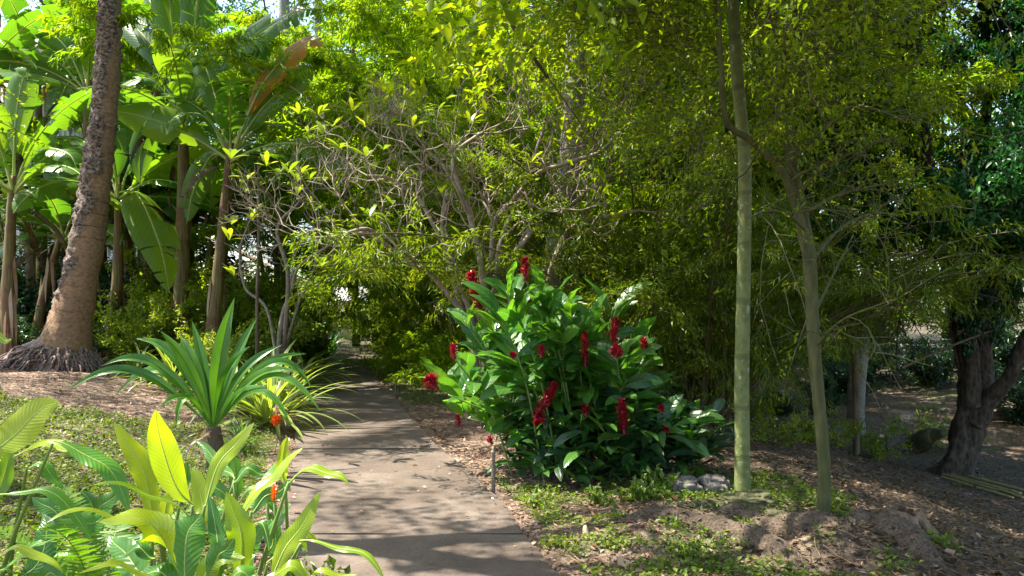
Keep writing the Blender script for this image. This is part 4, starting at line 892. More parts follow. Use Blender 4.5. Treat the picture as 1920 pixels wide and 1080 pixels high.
for x, y, s, rz, lb in [(.35, 8.4, .55, 1, 'dark shrub at the path side of the ginger'), (1.75, 9.3, .4, 2, 'dark shrub between the ginger and the dark culms'), (-8.9, 17.5, .8, 3, 'dark shrub behind the coconut root mound'), (-7.3, 18, .9, 4, 'dark shrub between the banana stems'), (-9.6, 28.5, .8, 5, 'dark shrub left of the far path end'),
                       (-11, 17, .8, 6, 'dark shrub by the leftmost banana stems'), (6.0, 18, .45, 1.5, 'dark shrub on the near bank under the leaning tree'), (8.3, 21.5, .5, 2.5, 'dark shrub by the water in front of the stone wall'), (4.4, 17.5, .8, 3.5, 'dark shrub behind the smooth trunk'),
                       (11.5, 11.5, .8, 4.5, 'dark shrub beside the fig at the picture edge'), (15.4, 19, 1.3, .5, 'dark shrub on the far bank behind the fig'), (2.9, 15.5, .9, 5.5, 'dark shrub at the foot of the yellow culms'), (13.3, 25.5, 1.2, 2.2, 'dark shrub below the stone wall'),
                       (14.5, 16.5, 1.5, 3.2, 'dark shrub across the water beside the picture edge'), (17, 22, 1.7, 1.1, 'broad dark shrub on the far bank slope'), (11.6, 27, 1.4, 4.4, 'dark shrub on the far bank behind the boulder'), (19.5, 27, 1.7, 2.9, 'dark shrub at the far end of the stone wall'), (12.6, 13.2, 1.0, .3, 'dark shrub leaning over the water by the fig'),
                       (13.2, 20.2, 1.3, .9, 'dark shrub across the water straight behind the boulder'), (10.0, 24.6, 1.1, 1.9, 'dark shrub on the far bank before the wall end'), (16.4, 26.2, 1.6, 3.9, 'dark shrub in front of the middle of the stone wall'),
                       (-8.3, 15.2, .62, .8, 'low dark shrub in front of the grove just beside the coconut palm'), (-10.2, 15.6, .8, 1.8, 'dark shrub around the thin banana stem'), (-6.1, 15.0, .5, 2.8, 'low dark shrub at the foot of the thickest banana stem'), (-9.4, 18.6, 1.5, 3.8, 'tall dark shrub in the shade behind the coconut palm'), (-11.8, 18.4, 1.6, 4.9, 'tall dark shrub behind the tan banana stem'), (-7.4, 19.4, 1.5, 5.8, 'tall dark shrub between the two thick banana stems'),
                       (-12.8, 21.5, 2.0, .3, 'tall dark shrub against the white slatted wall'), (-8.5, 22.5, 2.1, 1.3, 'tall dark shrub closing the gap between banana stems'), (-6.5, 20.5, 1.3, 2.3, 'dark shrub behind the thickest banana stem')]:
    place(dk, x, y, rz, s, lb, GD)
lw = make_shrub('leafy_sapling', 74, 1.0, .9, 14, M['lime_leaf'], .10, .05, 7, 'x', .13, 'plant')
GW = 'small leafy saplings on the shaded bank'
first(lw, 4.9, 12.4, 0, .6, 'leafy sapling in front of the boulder', GW)
for x, y, s, rz, lb in [(5.9, 13.2, .6, 1, 'bright leafy sapling by the dead log'), (3.4, 10.5, .5, 2, 'leafy sapling between the two thin trunks'), (4.2, 14.4, .7, 3, 'leafy sapling behind the forked tree'), (8.2, 16, .8, 4, 'bright leafy sapling beside the water')]:
    place(lw, x, y, rz, s, lb, GW)

# ------------------------------------------------------------------ red ginger
gb = A(1.05, 7.9, gz(1.05, 7.9)); T_ = Thing('red_ginger', gb, 'big red ginger clump with broad leaves and red flower spikes', 'flowering plant')
r = rngf(81); YG = 7.9
spikes = [(893, 550, 26, 62, .25), (985, 505, 18, 34, 0), (1097, 655, 18, 50, 0), (1152, 622, 20, 40, -.05), (1208, 647, 18, 18, 0), (851, 660, 16, 22, .1), (812, 720, 30, 26, .6), (1022, 752, 24, 70, .5), (1168, 782, 24, 60, .1), (1015, 660, 16, 20, 0), (962, 668, 14, 12, 0), (1160, 660, 30, 16, 1.2), (1016, 785, 30, 14, 1.3), (1098, 770, 16, 22, 0), (860, 790, 14, 22, .2), (1250, 805, 16, 16, .5), (1240, 768, 14, 12, 0), (920, 827, 14, 14, .5)]
st_m, lf_m = MB(True), []
def spike(c, ax, L, wd, seed, mat):
    q = rngf(seed); n = int(60 + L * 500); t = q.random(n) ** .8; a = q.random(n) * 6.283; ax = nz(ax); s1 = nz(np.cross(ax, A(.2, 1, .1))); s2 = np.cross(ax, s1)
    rad = (s1 * np.cos(a)[:, None] + s2 * np.sin(a)[:, None]); prof = np.sin(np.clip(t * .9 + .1, 0, 1) * math.pi) ** .5
    P = c + ax * ((t - .5) * L)[:, None] + rad * (wd * .12 * prof)[:, None]; D = nz(rad * .8 + ax * .9 + q.normal(size=(n, 3)) * .25)
    m = MB(); leaves(m, P, D, rad, wd * .62 * (.5 + .6 * prof), wd * .17, fold=.3, curl=-.15, rz=q.random(n)); tube(m, np.array([c - ax * L * .5, c + ax * L * .45]), [wd * .2, wd * .1], 6); return m
stalks = [(893, 583), (985, 522), (1097, 680), (1152, 642), (1205, 656), (851, 671), (1010, 545), (1150, 575), (935, 580), (870, 600), (960, 560), (1060, 610), (1180, 700), (1230, 760), (815, 720), (1020, 700), (1080, 640), (900, 690), (1170, 745), (960, 700), (1240, 800), (860, 780), (1120, 690), (840, 740), (950, 545), (1030, 560), (900, 620), (985, 600), (1060, 570), (925, 650), (1115, 600), (1190, 640)]
for k, (a, b) in enumerate(stalks):
    dy = r.normal() * .3 if k > 6 else -.5; top = W(a, b, YG + dy); rx, ry = gb[0] + r.normal() * .2 + (top[0] - gb[0]) * .45, YG + dy * .6; p0 = A(rx, ry, gz(rx, ry) - .03)
    P = catmull([p0, p0 * .45 + top * .55 + A((p0[0] - top[0]) * .12, 0, .08), top], 24); tube(st_m, P, np.linspace(.011, .006, 24), 6)
    nl = 14 if b < 700 else 10; lm = MB(True); tx = nz(P[-1] - P[-5]); az0 = r.random() * 3.14
    for q in range(nl):
        t = .42 + (.58 if k > 5 else .42) * q / (nl - 1); i = min(22, int(t * 23)); az = az0 + (q % 2) * math.pi + r.normal() * .28; el = math.radians(18 + 45 * t ** 2 + r.normal() * 9); L = .36 + .16 * r.random()
        S = arch(P[i], az, el, L, math.radians(30 + 35 * r.random()), 10); lamina(lm, S, wprof(10, .060 + .018 * r.random(), .05, .5), A(0, -.5, 1) + .4 * r.normal(size=3), .28, 0, k * 50 + q, 2, .12)
    T_.part(lm, 'leaf_spray', M['ginger_leaf'])
T_.part(st_m, 'stalk', M['stem'])
for k, (a, b, wpx, hpx, tilt) in enumerate(spikes):
    c = W(a, b, YG - (.55 if k < 6 else .82)); mb = spike(c, A(-math.sin(tilt) if k != 7 else .5, 0, math.cos(tilt)), hpx / F * YG * (1.2 if k < 6 else .95), wpx / F * YG * .85, k, 'red'); T_.part(mb, 'flower_spike', M['red'])
# second leafy mass low in the clump
mb = MB(True)
for k in range(700):
    a = r.random() * 6.283; rad = .95 * r.random() ** .5; p = gb + A(math.cos(a) * rad * 1.02 - .08, math.sin(a) * rad * .6 - .28, 0); p[2] = gz(p[0], p[1]) + .05 + .8 * r.random() * (1 - rad * .35)
    if k == 350: T_.part(mb, 'low_leaves', M['dark_leaf']); mb = MB(True)
    S = arch(p, r.random() * 6.283, math.radians(r.random() * 60), .22 + .18 * r.random(), 1., 8); lamina(mb, S, wprof(8, .03 + .02 * r.random(), .05, .5), A(0, 0, 1) + .4 * r.normal(size=3), .25, 0, k, 2, .1)
T_.part(mb, 'low_leaves', M['ginger_leaf'])

# ------------------------------------------------------------------ tufts: dracaena, strap clumps
def bez(p0, p1, p2, n=16):
    t = np.linspace(0, 1, n + 1)[:, None]; return (1 - t) ** 2 * p0 + 2 * t * (1 - t) * p1 + t * t * p2
YD = 7.7; dx = W(402, 0, YD)[0]; db = A(dx, YD, gz(dx, YD)); T_ = Thing('dracaena', db, 'dracaena with a rosette of long glossy dark leaves on a short brown trunk', 'plant')
cr = W(400, 800, YD); mb = MB(True); tube(mb, catmull([db - A(0, 0, .1), (db + cr) / 2 + A(.01, 0, 0), cr], 30), np.linspace(.085, .07, 30), 16, rough=.12, seed=3); T_.part(mb, 'trunk', M['brownbark'])
DL = [((440, 556), (405, 680), 19, 0), ((482, 592), (425, 690), 13, .15), ((470, 645), (420, 700), 13, -.25), ((530, 640), (440, 700), 11, .2), ((300, 615), (355, 690), 13, -.1), ((338, 628), (370, 680), 14, .25), ((255, 628), (330, 660), 13, .1), ((190, 676), (290, 670), 12, -.2), ((126, 718), (250, 690), 12, -.3),
      ((560, 690), (470, 700), 11, -.2), ((600, 760), (520, 670), 10, -.3), ((575, 655), (480, 690), 10, .3), ((360, 600), (380, 690), 12, .3), ((420, 600), (410, 690), 14, .35), ((215, 735), (300, 660), 11, .2), ((585, 720), (520, 640), 11, .1), ((545, 790), (500, 700), 9, -.3), ((330, 800), (330, 700), 9, -.3), ((500, 720), (440, 740), 10, -.5), ((300, 760), (350, 730), 11, -.55), ((240, 700), (310, 690), 10, .3)]
for k, (tip, ctl, wpx, dy) in enumerate(DL):
    P = bez(cr + A(0, 0, -.04), W(*ctl, YD + dy * .6), W(*tip, YD + dy * 1.3), 20); tt = np.linspace(0, 1, 21); hz_ = abs(tip[0] - 400) / 200; P[:, 2] += .13 * hz_ * np.sin(tt * math.pi) ** 1.2 * (1 - .3 * tt) - .05 * hz_ * tt ** 4; P[:, 0] += .02 * math.sin(k * 2.3) * np.sin(tt * math.pi); lm = MB(True); lamina(lm, P, wprof(20, wpx / F * YD * .86, .0, .55, 1.3) * (.35 + .65 * ss(np.linspace(0, 1, 21) * 2.5)), A(.1, -.75, .7), .5, 0, k, 3, .05); T_.part(lm, 'leaf', M['dracaena'])
lm = MB(True)
for k in range(9):
    P = arch(cr - A(0, 0, .03 + .01 * k), k * 2.4, math.radians(15), .34 + .1 * (k % 3), math.radians(105), 12); lamina(lm, P, wprof(12, .018, 0, .4), A(0, 0, 1), .3, 0, k, 2, .2)
T_.part(lm, 'dry_foliage', M['litter'])
def tuft(name, x, y, n, L, wd, label, seed, mat='strap', group=None, el=(25, 85), droop=1.5):
    r = rngf(seed); T = Thing(name, A(x, y, gz(x, y)), label, 'plant', group)
    for h in range(3):
        lm = MB(True)
        for k in range(n // 3):
            P = arch(T.b + A(r.normal() * .05, r.normal() * .05, .02), r.random() * 6.283, math.radians(el[0] + (el[1] - el[0]) * r.random()), L * (.7 + .5 * r.random()), droop * (.5 + .7 * r.random()), 14)
            lamina(lm, P, wprof(14, wd * (.8 + .4 * r.random()), 0, .45, 1.3), A(0, 0, 1), .35, 0, seed * 100 + k, 2, .04)
        T.part(lm, 'foliage', M[mat])
    return T
GS = 'strap leaved clumps left of the path'
for k, (px, Yd, n, L, wd, lb) in enumerate([(500, 10.5, 75, 1.2, .036, 'biggest pale striped strap leaved clump spilling towards the path'), (450, 11.6, 54, 1.15, .032, 'striped strap leaved clump directly behind the dracaena'), (566, 15.5, 60, 1.2, .036, 'strap leaved clump whose tips touch the path edge'), (325, 12.6, 42, 1.05, .03, 'striped clump growing beside the banana stems'),
                                    (255, 13.6, 24, .8, .022, 'small striped clump close to the coconut root mound'), (590, 20.5, 60, 1.4, .05, 'strap leaved clump farthest along the path'), (530, 12.5, 54, 1.1, .032, 'striped clump between the biggest clump and the path edge'), (622, 28, 50, 1.4, .04, 'dark strap clump at the end of the path')]):
    x = W(px, 0, Yd)[0]; tuft('strap_leaf_plant', x, Yd, n, L, wd, lb, 90 + k, 'strap' if k not in (5, 7) else 'helic_green', GS)
tuft('strap_leaf_plant', -3.0, 8.9, 40, .5, .010, 'low grassy dark tuft under the orange flower', 99, 'ginger_leaf', GS)

# ------------------------------------------------------------------ foreground heliconias
def hleaf(T, base, ctl, tip, wpx, Y0, dy=0., mat='helic', nrm=None, fold=.18, wav=.12, seed=0, peak=.5, wb=.05):
    p0, p1, p2 = W(*base, Y0), W(*ctl, Y0 + dy * .5), W(*tip, Y0 + dy); P = bez(p0, p1, p2, 26); lm = MB(True); wpx *= .86; P[:, 2] += .012 * np.sin(np.linspace(0, 9, 27) + seed)
    lamina(lm, P, wprof(26, wpx / F * (Y0 + dy * .5) * .5, wb, peak), A(.15, -1, .35) if nrm is None else nrm, fold, 0, seed, 5, wav); o = T.part(lm, 'leaf', M[mat])
    mm = MB(True); tube(mm, P, np.linspace(.0035, .0008, 27), 5); b_ = T.part(mm, 'midrib', M['rib']); b_.parent = o
    return p0
def hclump(label, bx, by, LV, seed, cat='plant'):
    T = Thing('heliconia', A(bx, by, gz(bx, by)), label, cat, 'broad leaved heliconias in front'); sm = MB(True); r = rngf(seed)
    for k, a in enumerate(LV):
        kw = a[6] if len(a) > 6 else {}
        p0 = hleaf(T, a[0], a[1], a[2], a[3], a[4], a[5], seed=seed * 40 + k, **kw); g = A(bx + r.normal() * .07, by + r.normal() * .07, gz(bx, by) - .02)
        d = W(*a[1], a[4]) - p0; tube(sm, catmull([g, g * .5 + p0 * .5 - A(d[0] * .2, 0, 0), p0 + d * .02], 14), np.linspace(.014, .006, 14), 6)
    T.part(sm, 'stem', M['stem']); return T
N1 = A(0, -.35, 1); G = dict(mat='helic_green'); GU = dict(mat='helic_green', nrm=N1); U = dict(nrm=N1)
hclump('central heliconia with tall upright yellow green leaves', -1.55, 3.5, [
    ((362, 950), (298, 880), (292, 762), 62, 3.3, -.1, dict(nrm=A(.5, -1, .2))), ((286, 985), (290, 890), (214, 790), 56, 3.4, 0, dict(nrm=A(-.2, -1, .3))), ((384, 950), (405, 850), (477, 796), 36, 3.3, .2), ((444, 985), (485, 900), (568, 845), 40, 3.1, .1, dict(nrm=A(-.3, -.5, 1))),
    ((366, 985), (290, 900), (176, 912), 34, 3.2, -.3, U), ((300, 1010), (200, 930), (88, 976), 26, 3.1, -.3, U), ((335, 1100), (330, 960), (185, 972), 78, 2.9, -.2, dict(nrm=A(-.4, -.6, .9))), ((350, 1110), (335, 1000), (378, 960), 80, 3.0, .1, G),
    ((445, 1090), (470, 1000), (424, 925), 60, 3.0, 0, dict(nrm=A(.2, -1, .2))), ((405, 1080), (415, 1000), (392, 935), 34, 3.1, .1, G), ((380, 1000), (390, 940), (360, 880), 40, 3.35, .1), ((300, 985), (310, 960), (318, 925), 30, 3.2, 0), ((330, 1100), (250, 1050), (148, 1068), 26, 2.7, -.2, U),
    ((290, 1050), (270, 1020), (222, 1040), 36, 3.1, 0, GU), ((400, 1100), (400, 1040), (440, 1010), 50, 2.8, 0, G), ((470, 1100), (440, 1030), (500, 980), 44, 3.2, .2, G), ((350, 1080), (380, 1050), (300, 1000), 60, 3.4, .4, G), ((440, 900), (420, 880), (366, 825), 26, 3.7, .2, G),
    ((380, 1110), (360, 1060), (460, 1040), 50, 2.8, 0, dict(nrm=A(.3, -.7, .8))), ((300, 1100), (240, 1060), (205, 1000), 60, 3.2, .3, G), ((350, 1120), (300, 1060), (250, 1075), 60, 2.8, 0, GU), ((340, 930), (350, 900), (350, 870), 24, 3.5, 0, G), ((420, 1100), (480, 1050), (470, 1100), 60, 2.7, 0, GU)], 1)
hclump('heliconia with arching leaves bending over the concrete path', -1.15, 3.6, [
    ((506, 1085), (540, 1020), (600, 928), 44, 3.1, .2), ((540, 905), (607, 850), (654, 914), 32, 3.3, -.1, U), ((536, 915), (520, 880), (540, 820), 26, 3.4, 0), ((562, 1020), (670, 1005), (722, 1085), 20, 3.0, -.1, U), ((500, 1060), (560, 985), (600, 1010), 30, 3.2, .1, dict(nrm=N1, mat='helic')),
    ((437, 905), (460, 870), (498, 888), 34, 3.5, 0, GU), ((470, 960), (500, 930), (550, 900), 32, 3.4, .1, G), ((500, 1030), (520, 960), (545, 950), 44, 3.5, 0, GU), ((440, 1020), (450, 980), (470, 1050), 40, 3.3, 0, GU), ((490, 1050), (530, 1010), (500, 960), 34, 3.5, .1, G), ((480, 1100), (540, 1040), (580, 1090), 40, 2.9, 0, U),
    ((450, 990), (500, 960), (505, 1030), 16, 3.3, -.1, GU), ((560, 1100), (600, 1060), (670, 1080), 20, 3.0, 0, U), ((500, 930), (490, 890), (530, 860), 22, 3.6, .1, GU)], 2)
hclump('heliconia at the picture corner with a broad backlit leaf', -2.35, 3.6, [
    ((-30, 880), (30, 790), (112, 754), 74, 3.3, .1, dict(nrm=A(.3, -1, .5))), ((96, 832), (200, 835), (242, 955), 50, 3.2, 0, dict(nrm=A(.2, -.5, 1), mat='helic_green')), ((-10, 870), (80, 815), (140, 845), 40, 3.3, -.1, U), ((-5, 925), (120, 895), (170, 1010), 32, 3.1, 0, GU), ((50, 875), (90, 860), (118, 922), 26, 3.4, 0, GU),
    ((-10, 1050), (60, 1000), (118, 1080), 24, 3.0, 0, U), ((-30, 960), (10, 900), (20, 850), 40, 3.2, 0), ((20, 1100), (110, 1040), (80, 960), 50, 3.4, .2, G), ((-20, 1080), (40, 1040), (110, 1000), 26, 3.2, 0, GU), ((60, 1100), (100, 1060), (120, 1100), 40, 3., 0, G), ((-30, 640), (0, 625), (22, 640), 14, 3.2, 0), ((130, 1000), (170, 980), (210, 960), 40, 3.8, .1, G)], 3)
hclump('low green heliconia behind the fern', -2.1, 4.3, [((150, 1020), (110, 960), (60, 930), 44, 4.3, 0, G), ((160, 1020), (180, 940), (230, 920), 40, 4.3, 0, G), ((170, 1050), (230, 1000), (300, 1010), 50, 4.2, 0, GU), ((150, 1060), (100, 1030), (30, 1040), 44, 4.2, 0, GU), ((170, 1030), (200, 970), (150, 920), 34, 4.3, 0, G)], 4)
hclump('low green heliconia beside the dracaena trunk', -1.9, 5.2, [((440, 950), (400, 900), (350, 900), 34, 5.2, 0, G), ((445, 950), (480, 890), (540, 900), 30, 5.2, 0, GU), ((440, 950), (450, 890), (430, 850), 30, 5.2, 0, G), ((445, 950), (500, 930), (520, 960), 30, 5.1, 0, GU), ((440, 960), (400, 940), (390, 1000), 30, 5.1, 0, GU)], 5)
# orange flowers
for k, (a, b, h, Yd, lb, pinkish) in enumerate([(514, 925, 36, 3.4, 'drooping orange flower spike among the arching leaves', 0), (517, 790, 24, 8.7, 'orange flower with a pink tip above the dark grassy tuft', 1)]):
    c = W(a, b, Yd); g = A(c[0] - .05, Yd + .1, gz(c[0] - .05, Yd + .1)); T = Thing('orange_flower', g, lb, 'flower'); T.part(spike(c, A(.1, 0, 1), h * .75 / F * Yd, 13 / F * Yd * (1.3 if pinkish else 1), 300 + k, ''), 'petal', M['orange'])
    sm = MB(True); tube(sm, catmull([g - A(0, 0, .02), (g + c) / 2 + A(.03, 0, 0), c - A(0, 0, h / F * Yd * .4)], 10), .005, 5); T.part(sm, 'stem', M['stem'])
    if pinkish: T.part(spike(c + A(.01, 0, h / F * Yd * .8), A(0, 0, 1), 22 / F * Yd, 9 / F * Yd, 305, ''), 'bract', M['pink'])
# fern
fb = A(-1.9, 3.7, gz(-1.9, 3.7)); T_ = Thing('fern', fb, 'small bright fern between the foreground heliconias', 'fern'); lm = MB(); rb = MB(True)
for k in range(11): frond(lm, rb, arch(fb + A(0, 0, .02), k * 2.4, math.radians(82 - k * 2.5), .75 + .1 * (k % 3), 1.1, 12), .10, .016, 30, k, .15, .004, .25, 1.2)
T_.part(lm, 'frond', M['fern']); T_.part(rb, 'frond_rib', M['stem'])
cb_ = make_shrub('creeping_weed', 75, .35, .35, 12, M['herb'], .05, .03, 6, 'small creeping weed with fresh leaves at the path edge', .05, 'weed'); first(cb_, -1.05, 4.0, 0, 1.2, 'small creeping weed with fresh leaves at the path edge')
# small seedlings in the right foreground
sg = make_shrub('seedling', 76, .3, .25, 7, M['herb'], .07, .035, 3, 'x', .04, 'plant')
GSG = 'seedlings by the ginger and roots'
first(sg, 1.32, 6.95, 0, 1, 'bright seedling in front of the two grey rocks', GSG)
for px, py, s, lb in [(1205, 950, .85, 'seedling beneath the middle of the ginger'), (1130, 945, .7, 'seedling sprouting under the ginger stalks'), (1010, 955, .55, 'seedling closest to the rusty stake'), (1560, 965, .7, 'seedling at the foot of the forked tree'), (1760, 1030, .5, 'lone seedling on the bare slope beside the stump'), (1400, 1010, .5, 'tiny seedling on the exposed root'), (1040, 1030, .4, 'seedling beside the pale curved stick'), (1290, 1050, .5, 'seedling in the weeds before the mound')]:
    Yd = 1.6 * F / (py - HY); x = W(px, 0, Yd)[0]; place(sg, x, Yd, px * .1, s, lb, GSG)

# ------------------------------------------------------------------ small things
mb = MB(True); bx = W(925, 0, 7.0)[0]; z0 = gz(bx, 7.0); tube(mb, np.array([[bx, 7., z0 - .1], [bx, 7., z0 + .33], [bx, 7., z0 + .345], [bx, 7., z0 + .36]]), [.017, .017, .021, .021], 12); tube(mb, np.array([[bx, 7., z0 + .36], [bx, 7., z0 + .395]]), [.014, .012], 10)
mb.V = [v - A(bx, 7, z0) for v in mb.V]; o = mb.build('pipe_stake', M['rust']); o.location = (bx, 7, z0); tag(o, 'thin rusty pipe stake standing at the path edge by the ginger', 'stake')
mb = MB(True); bx = W(742, 0, 15.)[0]; z0 = gz(bx, 15); tube(mb, np.array([[0, 0, -.05], [0, 0, .25], [.005, 0, .3]]), [.015, .015, .012], 8); o = mb.build('short_stake', M['rust']); o.location = (bx, 15, z0); tag(o, 'short dark stake where the path bends', 'stake')
def rockobj(px, py, s, seed, label, Yd=None, group='rocks by the path and stream', zoff=.3, mat='rock'):
    Yd = Yd or 1.6 * F / (py - HY); x = W(px, 0, Yd)[0]; mb = MB(True); rock(mb, (0, 0, s[2] * zoff), s, seed, 44); o = mb.build('rock', M[mat]); o.location = (x, Yd, gz(x, Yd)); tag(o, label, 'rock', group)
rockobj(1290, 930, (.11, .09, .11), 1, 'jagged grey rock closest to the ginger'); rockobj(1338, 926, (.11, .09, .10), 2, 'rounded pinkish grey rock before the smooth trunk'); rockobj(1268, 918, (.08, .07, .09), 3, 'smallest grey rock at the ginger foot')
rockobj(1678, 0, (.42, .3, .24), 4, 'large grey boulder on the near stream bank', 16.2); rockobj(1545, 0, (.3, .25, .16), 5, 'dark rock behind the forked tree', 15.5); rockobj(1880, 0, (.5, .35, .2), 6, 'wide rock across the stream beside the fig', 21)
rockobj(1405, 965, (.19, .13, .07), 7, 'flat mossy dark rock behind the exposed roots', None, 'rocks by the path and stream', .3, 'moss')
rockobj(1840, 0, (.35, .3, .2), 8, 'stone at the water edge under the far bank', 23); rockobj(1755, 0, (.3, .25, .16), 9, 'stone between the boulder and the fig', 19)
# exposed roots
ROOTLF = []
def rootobj(pts, label, mat='wood', rough=.13):
    Q = []; R = []
    for px, py, wd, lift in pts:
        Yd = 1.6 * F / (py - HY); x = W(px, 0, Yd)[0]; rr_ = wd / F * Yd / 2; Q.append(A(x, Yd, gz(x, Yd) + rr_ * lift)); R.append(rr_)
    R[0] *= .4; R[-1] *= .4; Q[0][2] -= R[0] * 1.5; Q[-1][2] -= R[-1] * 1.5
    mb = MB(True); P = catmull(Q, 170); P = P - A(0, 0, 1) * (np.interp(np.linspace(0, 1, 170), np.linspace(0, 1, len(R)), R) * .1)[:, None]; P[1:-1, :2] += (vn(P[1:-1] * 5)[:, None] - .5) * .08; tube(mb, P, np.interp(np.linspace(0, 1, 170), np.linspace(0, 1, len(R)), R), 40, nf=9, rough=rough, seed=int(pts[0][0])); o = P[0].copy(); 
    V = mb.V[0].reshape(170, 40, 3); cc = P[:, None]; dd = nz(V - cc); g = vn(np.stack([np.arange(40)[None] * .9 + 0 * V[..., 0], np.arange(170)[:, None] * .22 + 0 * V[..., 0], 0 * V[..., 0]], -1)); V += dd * ((g - .5) * .016 + (vn(V * 70) - .5) * .008)[..., None]
    m_ = rngf(int(pts[0][0])); ii = m_.integers(8, 162, 420); jj = m_.integers(0, 40, 420); q = V[ii, jj]; okk = dd[ii, jj][:, 2] > .35; q = q[okk] + A(0, 0, .006); lf = MB(); n_ = len(q)
    leaves(lf, q, nz(m_.normal(size=(n_, 3)) * A(1, 1, .2)), nz(m_.normal(size=(n_, 3)) * .3 + A(0, 0, 1)), .02 + .04 * m_.random(n_) ** 2, .012 + .015 * m_.random(n_), fold=.25, curl=-.12, seed=7); ROOTLF.append(lf)
    ob = mb.build('exposed_root', M[mat], origin=o); tag(ob, label, 'root', 'exposed roots in front'); return ob
M['rootb'] = barkmat('dusty root bark', (.016, .010, .006), (.075, .05, .03), (.19, .14, .095), 26., (1, 1, 1), 1., .03, .9)
rootobj([(1290, 985, 30, .0), (1370, 985, 55, .1), (1440, 1005, 60, .1), (1540, 1035, 55, .0), (1640, 1060, 40, -.4)], 'thick exposed root snaking away from the flat mossy rock', 'rootb')
rootobj([(1130, 1010, 20, -.2), (1220, 1000, 60, .0), (1330, 1010, 70, .0), (1450, 1050, 60, -.1), (1560, 1085, 50, -.3)], 'dusty exposed root behind the pale curved stick', 'rootb')
rootobj([(1560, 1060, 40, .0), (1620, 1030, 80, .0), (1700, 1050, 90, -.1), (1800, 1085, 70, -.3)], 'broad humped root beside the rotten stump', 'rootb')
rootobj([(1200, 965, 16, 0.), (1330, 968, 22, .2), (1480, 985, 26, .3), (1600, 990, 20, 0)], 'thin mossy root in front of the two thin trunks', 'moss')
mb = MB()
for l_ in ROOTLF: mb.add(l_.V[0], l_.F[0], l_.S[0])
tag(mb.build('caught_leaf_litter', M['litter_d']), 'dry leaf bits caught on the exposed roots', 'fallen leaves', kind='stuff')
# stump
Yd = 5.75; bx = W(1690, 0, Yd)[0]; z0 = gz(bx, Yd); mb = MB(True); zz = np.linspace(-.08, .12, 10); tube(mb, np.stack([bx + zz * .2, np.full(10, Yd), z0 + zz], -1), .17 - .25 * (zz + .08), 40, seed=4, rough=.3, nf=14)
for k in range(12):
    a = k * .55; tube(mb, catmull([A(bx + math.cos(a) * .1, Yd + math.sin(a) * .1, z0 + .1 + .02 * (k % 3)), A(bx + math.cos(a) * .17, Yd + math.sin(a) * .16, z0 + .04), A(bx + math.cos(a) * .27, Yd + math.sin(a) * .24, z0 - .05)], 8), np.linspace(.035, .02, 8), 7, seed=k, rough=.15)
o = mb.build('tree_stump', M['wood'], origin=A(bx, Yd, z0)); tag(o, 'low rotten stump with splayed root ridges', 'stump')
# pale curved stick leaning on the root
Yd = 5.45; mb = MB(True); P = catmull([W(1109, 1040, Yd - .03), W(1103, 1015, Yd), W(1098, 995, Yd + .02), W(1097, 985, Yd + .03)], 16); tube(mb, P, [.012, .016, .02, .022, .023, .023, .023, .022, .021, .020, .019, .018, .017, .015, .012, .007], 10)
tag(mb.build('dry_sheath', M['drywood'], origin=P[0].copy()), 'pale curved dry stick standing up from the ground', 'stick')
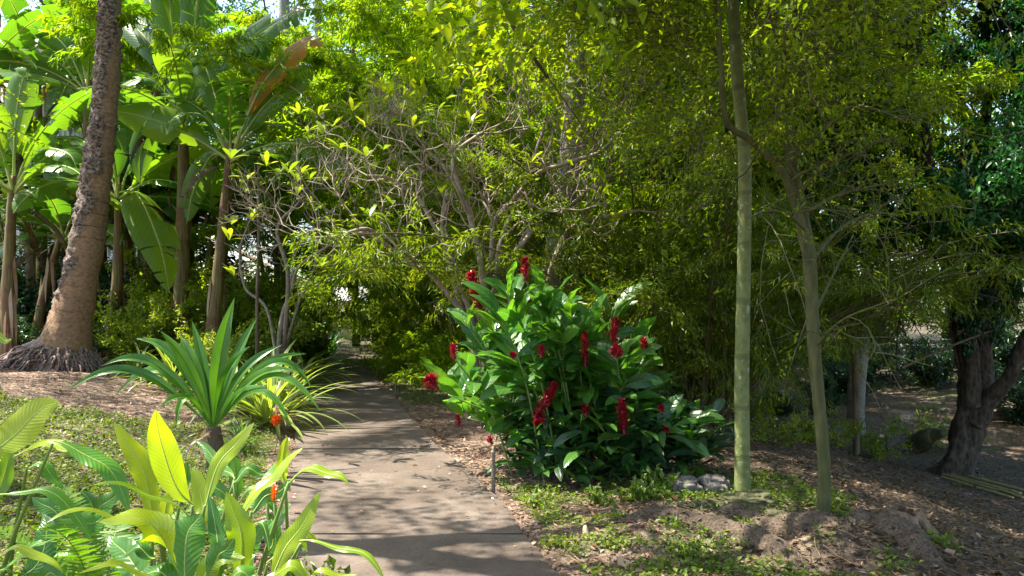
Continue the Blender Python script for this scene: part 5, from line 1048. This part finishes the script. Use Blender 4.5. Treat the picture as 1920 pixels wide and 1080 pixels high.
# bamboo poles
for k, (a, b, c_, d_, lb) in enumerate([(1762, 882, 1925, 925, 'topmost cut bamboo pole lying on the slope'), (1760, 888, 1915, 930, 'cut bamboo pole lying second from the top'), (1768, 893, 1920, 938, 'cut bamboo pole lying third from the top'), (1766, 898, 1900, 938, 'lowest cut bamboo pole in the pile')]):
    def pt(px, py):
        Yd = 9.
        for _ in range(60):
            x = W(px, 0, Yd)[0]; z = gz(x, Yd); Yd = Yd * .7 + .3 * ((CZ - z) * F / (py - HY))
        return A(W(px, 0, Yd)[0], Yd, gz(W(px, 0, Yd)[0], Yd) + .035)
    p, q = pt(a, b), pt(c_, d_); mb = MB(True); n = 20; P = p + (q - p) * np.linspace(0, 1, n)[:, None]; P[:, 2] = np.maximum(P[:, 2], ground(P[:, 0], P[:, 1]) + .02); tube(mb, P, .02, 8, seed=k); tag(mb.build('bamboo_pole', M['polemat'], origin=p.copy()), lb, 'pole', 'cut bamboo poles on the ground')
# dead log by fig
mb = MB(True); P = catmull([W(1716, 835, 13.6), W(1740, 818, 13.3), W(1752, 815, 13.2), W(1770, 812, 13.)], 24); P[:, 2] = np.maximum(P[:, 2], ground(P[:, 0], P[:, 1]) + .08); tube(mb, P, np.linspace(.17, .06, 24), 14, seed=3, rough=.25); tag(mb.build('dead_log', M['moss'], origin=P[0].copy()), 'dark dead log lying against the fig roots', 'log')
# hanging snag (broken brown trunk)
Yd = 12.5; T_ = Thing('broken_snag', A(W(1590, 0, Yd)[0], Yd, gz(W(1590, 0, Yd)[0], Yd)), 'broken brown snag whose thick jagged top shows among the leaves', 'dead tree'); mb = MB(True); px_tube(mb, [(1606, 900, 12), (1604, 700, 11), (1598, 580, 12), (1592, 540, 16), (1588, 500, 28), (1582, 462, 30)], Yd, 14, 50, 3, .2); T_.part(mb, 'trunk', M['brownbark'])
# fallen diagonal branches on right
for k, (pts, Yd, lb) in enumerate([([(1560, 620), (1640, 590), (1745, 555), (1830, 560)], 10, 'long thin dead branch slanting across the view to the wall'), ([(1690, 690), (1780, 650), (1860, 620), (1930, 600)], 11.5, 'thin dead branch leaning against the fig trunk')]):
    mb = MB(True); P = catmull([W(a, b, Yd + .4 * q) for q, (a, b) in enumerate(pts)], 30); tube(mb, P, np.linspace(.022, .012, 30), 7, rough=.1)
    for q in range(4, 28, 4): d = randdir(r, 1)[0] * A(1, .6, 1); tube(mb, np.array([P[q], P[q] + d * .2, P[q] + d * .5 - A(0, 0, .05)]), [.007, .005, .002], 4)
    tag(mb.build('dead_branch', M['brownbark'], origin=P[0].copy()), lb, 'branch', 'dead branches by the fig')
print('faces', sum(len(m.polygons) for m in bpy.data.meshes))
